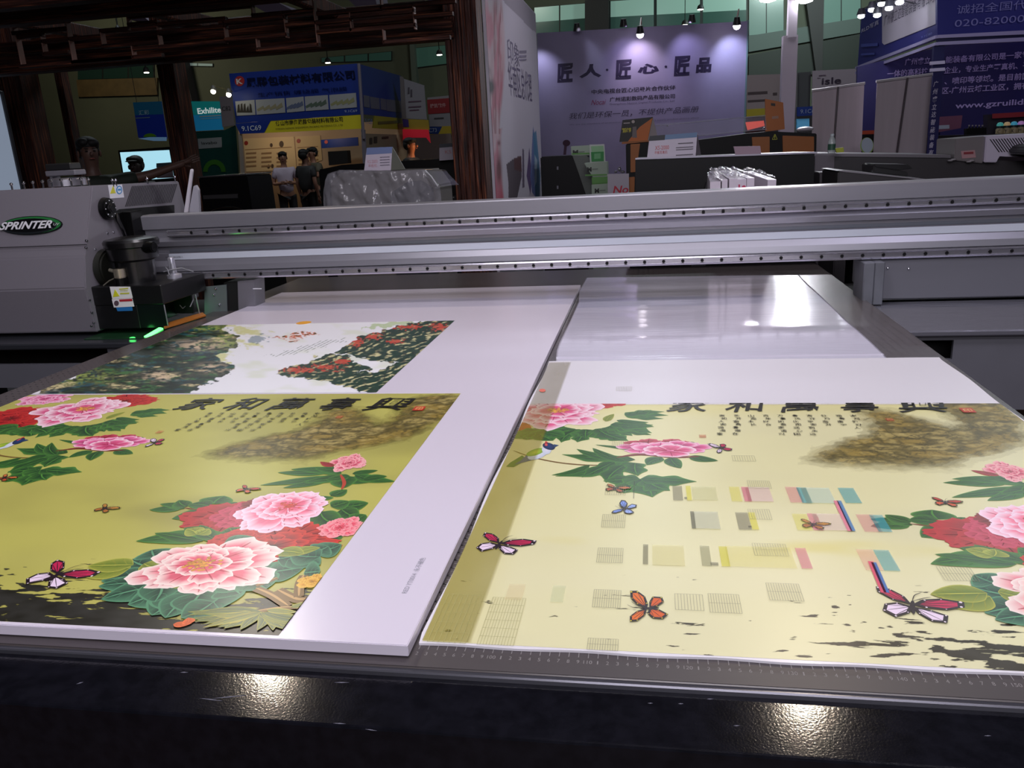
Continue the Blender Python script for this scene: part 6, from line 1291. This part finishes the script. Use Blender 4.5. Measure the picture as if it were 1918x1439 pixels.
for x, y in ((1633, 25), (1670, 12), (1740, 5)): lamp('SPOT', tuple(Ps.W(x, y, .4)), 7, (.85, .88, 1), .04, tuple(Ps.W(x + 8, y + 60, 0)), 100, .9)
lamp('SPOT', (xc + 1.2, 7.4, 3.3), 16, (.72, .68, 1), .08, (xc + 1.1, 8.6, 1.9), 100, .9); lamp('SPOT', (xc + 1.0, 8.9, 3.2), 16, (.75, .62, 1), .08, (xc + 1.0, 10.2, 1.9), 110, .9); lamp('SPOT', (xc - .7, 8.9, 3.2), 2, (.85, .6, .8), .08, (xc - .6, 10.2, 1.8), 100, .9)

# right-hand machines and shelf goods
t = thing('display_counter', 'dark counter under the ink bottles before the blue text wall', 'counter', (YP(8.2).ab(1850, 300)[0], 8.2, 0)); slab('counter_body', YP(7.8), [(1757, 257), (1960, 252), (1960, 420), (1757, 420)], M((36, 24, 34), .5), t, -.66, 0); slab('counter_top', YP(7.8), [(1755, 254), (1960, 248.5), (1960, 252), (1755, 257.5)], M((24, 20, 26), .35), t, -.66, .02)
t = thing('ink_display_box', 'pink-grey display box with a white slot against the blue text wall', 'box', tuple(YP(8.2).W(1775, 250))); P = YP(8.2)
slab('box_body', P, [(1757, 219), (1803, 216), (1800, 240), (1757, 248)], M((120, 70, 96), .5), t, -.1, 0, .003); slab('box_slot', P, [(1758, 235), (1778, 234), (1778, 241), (1758, 242)], M((170, 180, 196), .5), t, 0, .004)
for i in range(5):
    P = YP(8.0); x = 1814 + i * 6.2; bt = thing('small_ink_bottle', ['leftmost', 'second', 'middle', 'fourth', 'rightmost'][i] + ' small black ink bottle in the dark row behind the grey machine', 'bottle', tuple(P.W(x, 250)), 'small black ink bottles'); w = P.W(x, 250); B().lathe(tuple(w), [(.013, 0), (.013, .045), (.006, .055), (.006, .06)], 10).build('bottle_body', M((20, 20, 22), .3), bt, smooth=True); B().cyl((w[0], w[1], w[2] + .06), (w[0], w[1], w[2] + .072), .007, n=10).build('bottle_cap', M((130, 125, 130), .4), bt)
slab('bottle_tray', YP(7.97), [(1810, 241), (1848, 239), (1848, 252), (1810, 254)], BM, None, -.06, 0, .002, label='small black tray holding the row of tiny ink bottles', cat='tray')
t = thing('display_shelf', 'dark shelf with red strip holding the bottles with coloured caps at the right edge', 'shelf', tuple(YP(8.1).W(1890, 256))); P = YP(8.1)
slab('shelf_back', P, [(1858, 214), (1960, 208), (1960, 258), (1858, 260)], M((30, 24, 40), .5), t, -.2, -.1); slab('red_strip', P, [(1860, 213), (1960, 207), (1960, 216), (1860, 222)], M((150, 40, 50), .5), t, -.02, 0); slab('shelf_plate', P, [(1858, 256), (1960, 250), (1960, 254), (1858, 260)], BM, t, -.15, .02)
for i, (c, nm) in enumerate([((90, 200, 190), 'turquoise'), ((225, 190, 140), 'beige'), ((80, 190, 225), 'sky blue'), ((205, 150, 215), 'lilac')]):
    P = YP(8.02); w = P.W(1871 + i * 13, 254 - i * .8); bt = thing('ink_bottle', 'squat ink bottle with %s cap on the shelf at the right edge' % nm, 'bottle', tuple(w), 'ink bottles with coloured caps')
    B().lathe(tuple(w), [(.028, 0), (.030, .01), (.030, .05), (.022, .062)], 16).build('bottle_body', M((170, 156, 120), .5), bt, smooth=True); B().lathe((w[0], w[1], w[2] + .062), [(.024, 0), (.024, .018)], 16).build('dark_collar', M((30, 50, 50), .5), bt, smooth=True); B().lathe((w[0], w[1], w[2] + .080), [(.026, 0), (.027, .012), (.018, .028), (.005, .031)], 16).build('bottle_cap', M(c, .4, emit=.15), bt, smooth=True)
    text('bottle_letter', YP(7.988), 'CYKM'[i], (1868 + i * 13, 250 - i * .8), (1874 + i * 13, 243 - i * .8), M((80, 70, 60), .5), bt, h=0)
Yg = 5.2; P = YP(Yg); GM = M((80, 75, 78), .5); GMD = M((48, 45, 48), .45)
t = thing('flatbed_printer', 'grey flatbed machine with a slotted white head at the right behind the gantry', 'printer', tuple(P.W(1780, 420)))
slab('machine_front', P, [(1526, 290), (1780, 294), (1900, 302), (1990, 300), (1990, 420), (1526, 420)], GMD, t, -.02, 0, .003)
slab('machine_bed', P, [(1524, 287), (1780, 290), (1780, 296), (1524, 293)], M((120, 116, 122), .35, .3), t, -.8, .01, .002)
slab('left_leg', P, [(1526, 290), (1562, 291), (1562, 420), (1526, 420)], M((96, 90, 98), .5), t, 0, .02, .003)
slab('head_housing', P, [(1787, 260), (1842, 255), (1838, 306), (1785, 300)], M((112, 106, 108), .5), t, -.3, .02, .004); slab('warning_label', P, [(1797, 283), (1823, 281), (1825, 295), (1799, 297)], M((170, 130, 134), .5), t, .021, .024); slab('label_bar', P, [(1802, 285), (1820, 284), (1820, 288), (1802, 289)], M((130, 40, 50), .5), t, .025, .027)
wh = slab('white_cover', P, [(1842, 255), (1990, 247), (1990, 300), (1866, 291), (1862, 304), (1838, 304)], M((190, 182, 200), .45), t, -.3, .04, .004); b = B()
for k in range(22): x = 1848 + k * 5.2; b.prismx(P, [(x, 261 - k * .25), (x + 2.2, 261 - k * .25), (x + 2.2 + 17, 285 - k * .2), (x + 17, 285 - k * .2)], .0405, .043)
b.build('cover_slots', M((30, 26, 34), .6), wh, kind='stuff')
B().prismx(P, [(1884, 276), (1896, 270), (1990, 266), (1990, 330), (1916, 326), (1916, 292), (1880, 288)], .05, .3, .01).build('black_carriage', M((12, 12, 14), .4), t)
b = B()
for q in [(1780, 301), (1821, 301), (1786, 299), (1815, 303)]: b.sph(P.W(q[0], q[1], .03), (.016, .01, .006), 6)
b.build('clamp_knobs', M((200, 196, 200), .3, .6), t, kind='stuff')
P = YP(4.4); slab('machine_guard', P, [(1570, 321), (1580, 320), (1740, 338), (1750, 420), (1568, 420)], GMD, t, -.4, 0, .006); slab('guard_rim', P, [(1568, 320), (1580, 319), (1745, 337), (1745, 339), (1580, 322)], M((130, 126, 132), .4), t, -.4, .004)
slab('lower_block', YP(4.8), [(1536, 323), (1572, 322), (1574, 420), (1532, 420)], M((84, 78, 84), .5), t, -.2, 0, .003)
P = YP(4.7); t = thing('control_box', 'flat black control box lying on the grey flatbed machine', 'control box', tuple(P.W(1670, 330)))
slab('box_body', P, [(1636, 309), (1680, 318), (1700, 322), (1702, 331), (1636, 324)], M((18, 18, 20), .4), t, -.25, 0, .004); slab('box_lid', P, [(1636, 307), (1700, 308), (1709, 316), (1684, 319), (1640, 313)], M((34, 33, 35), .3), t, -.2, .01, .003)
# water bottle and yellow marker
P = YP(5.3); w = P.W(1557, 287.5); t = thing('water_bottle', 'clear water bottle with a green label standing on the edge of the grey machine', 'bottle', tuple(w))
B().lathe(tuple(w), [(.021, 0), (.022, .01), (.022, .07), (.014, .09), (.009, .1)], 20).build('bottle_body', M((196, 206, 205), .1, alpha=.55, coat=.5), t, smooth=True); B().lathe((w[0], w[1], w[2] + .02), [(.0226, 0), (.0226, .035)], 20).build('bottle_label', M((46, 84, 66), .5), t, smooth=True); B().cyl((w[0], w[1], w[2] + .1), (w[0], w[1], w[2] + .113), .0105, n=14).build('bottle_cap', M((190, 200, 205), .4), t)
slab('yellow_tag', YP(5.05), [(1565, 278), (1580, 276), (1581, 285), (1567, 286)], M((160, 165, 40), .5), None, -.02, 0, .001, label='small yellow tag with dark print right of the water bottle', cat='tag')

# ------------------------------------------------------------------ people
def person(label, Y, hx, hy, hpx, shirt, trousers, yaw=0.0, arms='down', skin=(150, 108, 88), hair=(12, 10, 10), zfoot=0.0, seat=False, cap=False):
    """standing figure: head centre at picture point (hx, hy), head height hpx; yaw turns it (0 = faces the viewer)"""
    c = YP(Y).W(hx, hy); H = (c[2] + .12 - zfoot); s = H / 1.72
    root = thing('person', label, 'person', (c[0], c[1], zfoot)); R_ = Matrix.Rotation(yaw, 4, 'Z')
    def W_(p): v = R_ @ Vector((p[0] * s, p[1] * s, 0)); return (c[0] + v.x, c[1] + v.y, zfoot + p[2] * s)
    def skinmesh(name, chains, mat, lv=1, extra=None):
        vs_, es, rs = [], [], []; idx = {}
        def vid(p, r):
            k = tuple(round(q, 4) for q in p)
            if k not in idx: idx[k] = len(vs_); vs_.append(W_(p)); rs.append(r)
            return idx[k]
        for ch in chains:
            ids = [vid(p, r) for p, r in ch]; es += [(a, b_) for a, b_ in zip(ids, ids[1:]) if a != b_]
        me = bpy.data.meshes.new('t'); me.from_pydata(vs_, es, []); ob = bpy.data.objects.new('t', me); COL.objects.link(ob)
        ob.modifiers.new('s', 'SKIN'); m2 = ob.modifiers.new('u', 'SUBSURF'); m2.levels = lv; m2.render_levels = lv
        sv = me.skin_vertices[0].data
        for i, r in enumerate(rs):
            rr = r if hasattr(r, '__len__') else (r, r); sv[i].radius = (rr[0] * s, rr[1] * s); sv[i].use_root = (i == 0)
        dg = bpy.context.evaluated_depsgraph_get(); out = bpy.data.meshes.new_from_object(ob.evaluated_get(dg)); V = np.array([v.co[:] for v in out.vertices]); Fc = [list(p.vertices) for p in out.polygons]
        bpy.data.objects.remove(ob); return link_mesh(name, V, Fc, mat, root, smooth=True)
    pel = (0, 0, .95); spine = [(pel, .115), ((0, 0, 1.12), .10), ((0, 0, 1.30), .105), ((0, .01, 1.42), .08), ((0, .0, 1.50), .052), ((0, -.01, 1.56), .068), ((0, -.02, 1.63), (.078, .092)), ((0, -.01, 1.69), .065)]
    legs = [[(pel, .115), ((sx * .09, 0, .86), .088), ((sx * .10, -.01, .48), .060), ((sx * .10, .02, .10), .040), ((sx * .11, -.02, .035), .042), ((sx * .12, -.14, .03), .034)] for sx in (1, -1)]
    def arm(sx, mode):
        sh_ = (sx * .17, 0, 1.38)
        if mode == 'down': el, wr, d = (sx * .23, .03, 1.10), (sx * .23, -.03, .86), (0, -.02, -1)
        elif mode == 'fold': el, wr, d = (sx * .25, .0, 1.12), (sx * .04, -.20, 1.14), (-sx * .8, -.1, .05)
        elif mode == 'chin': el, wr, d = (sx * .22, -.10, 1.14), (sx * .08, -.16, 1.36), (-sx * .2, 0, 1)
        elif mode == 'out': el, wr, d = (sx * .44, -.02, 1.42), (sx * .70, -.03, 1.50), (sx, 0, .3)
        elif mode == 'hip': el, wr, d = (sx * .34, .05, 1.14), (sx * .17, -.05, 1.0), (-sx * .6, -.3, -.2)
        d = np.array(d, float); d /= np.linalg.norm(d); w_ = np.array(wr); palm = w_ + d * .06; side = np.cross(d, (0, 1, .2)); side /= np.linalg.norm(side)
        ch = [[((0, 0, 1.30), .105), (sh_, .052), (el, .042), (wr, .027), (tuple(palm), (.032, .018))]]
        for k in range(4):
            b0 = palm + side * (k - 1.5) * .018; L = (.07, .08, .075, .06)[k]; ch.append([(tuple(palm), (.032, .018)), (tuple(b0 + d * .03), .0085), (tuple(b0 + d * (.03 + L * .5) + np.array((0, -.008, 0))), .0075), (tuple(b0 + d * (.03 + L * .9) + np.array((0, -.022, 0))), .006)])
        ch.append([(wr, .027), (tuple(w_ + d * .03 - side * .035), .010), (tuple(w_ + d * .065 - side * .055), .008)])
        return ch, sh_, el, wr
    am = arms if isinstance(arms, tuple) else (arms, arms); A1, A2 = arm(1, am[0]), arm(-1, am[1])
    skinmesh('body', [spine] + legs + A1[0] + A2[0], M(skin, .55))
    sleeves = [[((0, 0, 1.30), (.185, .15)), (a[1], .082), (tuple((np.array(a[1]) * .35 + np.array(a[2]) * .65)), .062)] for a in (A1, A2)]
    skinmesh('shirt', [[((0, 0, .90), (.175, .15)), ((0, 0, 1.10), (.17, .145)), ((0, 0, 1.30), (.185, .15)), ((0, .005, 1.43), (.10, .085))]] + sleeves, M(shirt, .7))
    skinmesh('trousers', [[((0, 0, 1.0), (.16, .14)), ((sx * .09, 0, .85), .105), ((sx * .10, -.005, .48), .078), ((sx * .10, .02, .09), .062)] for sx in (1, -1)], M(trousers, .7))
    for sx in (1, -1): skinmesh('shoe', [[((sx * .11, .05, .04), .048), ((sx * .115, -.06, .04), .048), ((sx * .12, -.15, .032), .036)]], M((16, 14, 14), .5))
    def blob(name, parts, mat):
        b = B()
        for p, r in parts:
            tb = bmesh.new(); bmesh.ops.create_uvsphere(tb, u_segments=16, v_segments=10, radius=1)
            for v in tb.verts: v.co = Vector(W_((p[0] + v.co.x * r[0], p[1] + v.co.y * r[1], p[2] + v.co.z * r[2])))
            b._add(tb)
        return b.build(name, mat, root, smooth=True)
    blob('hair', [((0, .02, 1.69), (.090, .104, .066)), ((0, .045, 1.64), (.089, .080, .09)), ((.03, -.05, 1.70), (.05, .05, .035)), ((-.035, -.045, 1.705), (.045, .05, .035))], M(hair, .7))
    blob('nose', [((0, -.115, 1.61), (.012, .020, .018))], M(skin, .55))
    for sx in (1, -1):
        blob('ear', [((sx * .082, .0, 1.615), (.010, .02, .028))], M(skin, .55)); blob('eye', [((sx * .030, -.100, 1.635), (.011, .008, .006))], M((25, 20, 20), .3)); blob('eyebrow', [((sx * .030, -.104, 1.655), (.018, .006, .004))], M(hair, .7))
    blob('mouth', [((0, -.106, 1.575), (.022, .007, .006))], M((130, 70, 64), .5))
    if cap: blob('cap', [((0, .0, 1.70), (.088, .10, .05)), ((0, -.10, 1.685), (.07, .07, .012))], M((20, 22, 26), .6))
    return root
person('man in a dark green shirt with black hair at the far left, arm reaching out', 6.2, 168, 292, 50, (30, 38, 28), (18, 18, 20), .75, ('out', 'down'), (92, 66, 56))
person('small dark silhouetted figure standing before the bright video screen', 8.6, 255, 317, 30, (20, 20, 24), (18, 18, 20), .2, 'fold', (54, 42, 40), cap=True)
person('man in a white shirt and dark trousers standing with folded hands before the blue stand', 15.0, 530, 299, 21, (176, 160, 176), (24, 22, 26), .5, 'fold', (150, 105, 84))
person('man in a dark grey shirt seen from behind before the blue stand', 14.6, 570, 295, 21, (38, 36, 38), (18, 18, 20), 2.8, 'down', (130, 90, 74))
person('man in an olive shirt with a hand at his chin, behind the dark grey one', 16.0, 585, 290, 20, (84, 76, 60), (30, 28, 28), -.5, ('chin', 'down'), (146, 100, 80))
person('dark-haired person in profile glowing orange-lit before the red stand band', 13.0, 769, 276, 24, (26, 24, 26), (20, 20, 22), 1.4, 'down', (160, 100, 70))
lamp('POINT', tuple(YP(12.9).W(800, 280)), 2.5, (1, .55, .25), .1)
# a few high hall lamps, plus unseen washes added to brighten the back wall
for x, y, z, e in [(-7, 12, 7.5, 120), (0, 15, 7.5, 120), (6, 14, 7.5, 120), ]: lamp('AREA', (x, y, z), e, (.85, .95, 1), 1.2, (x, y, 0))
for x, e, c in ((-19, 120, (1, .92, .66)), (-5, 60, (.95, 1, .85)), (5, 330, (.8, 1, .95))): lamp('AREA', (x, 25, 7.5), e, c, 1.5, (x, 31, 4.2))
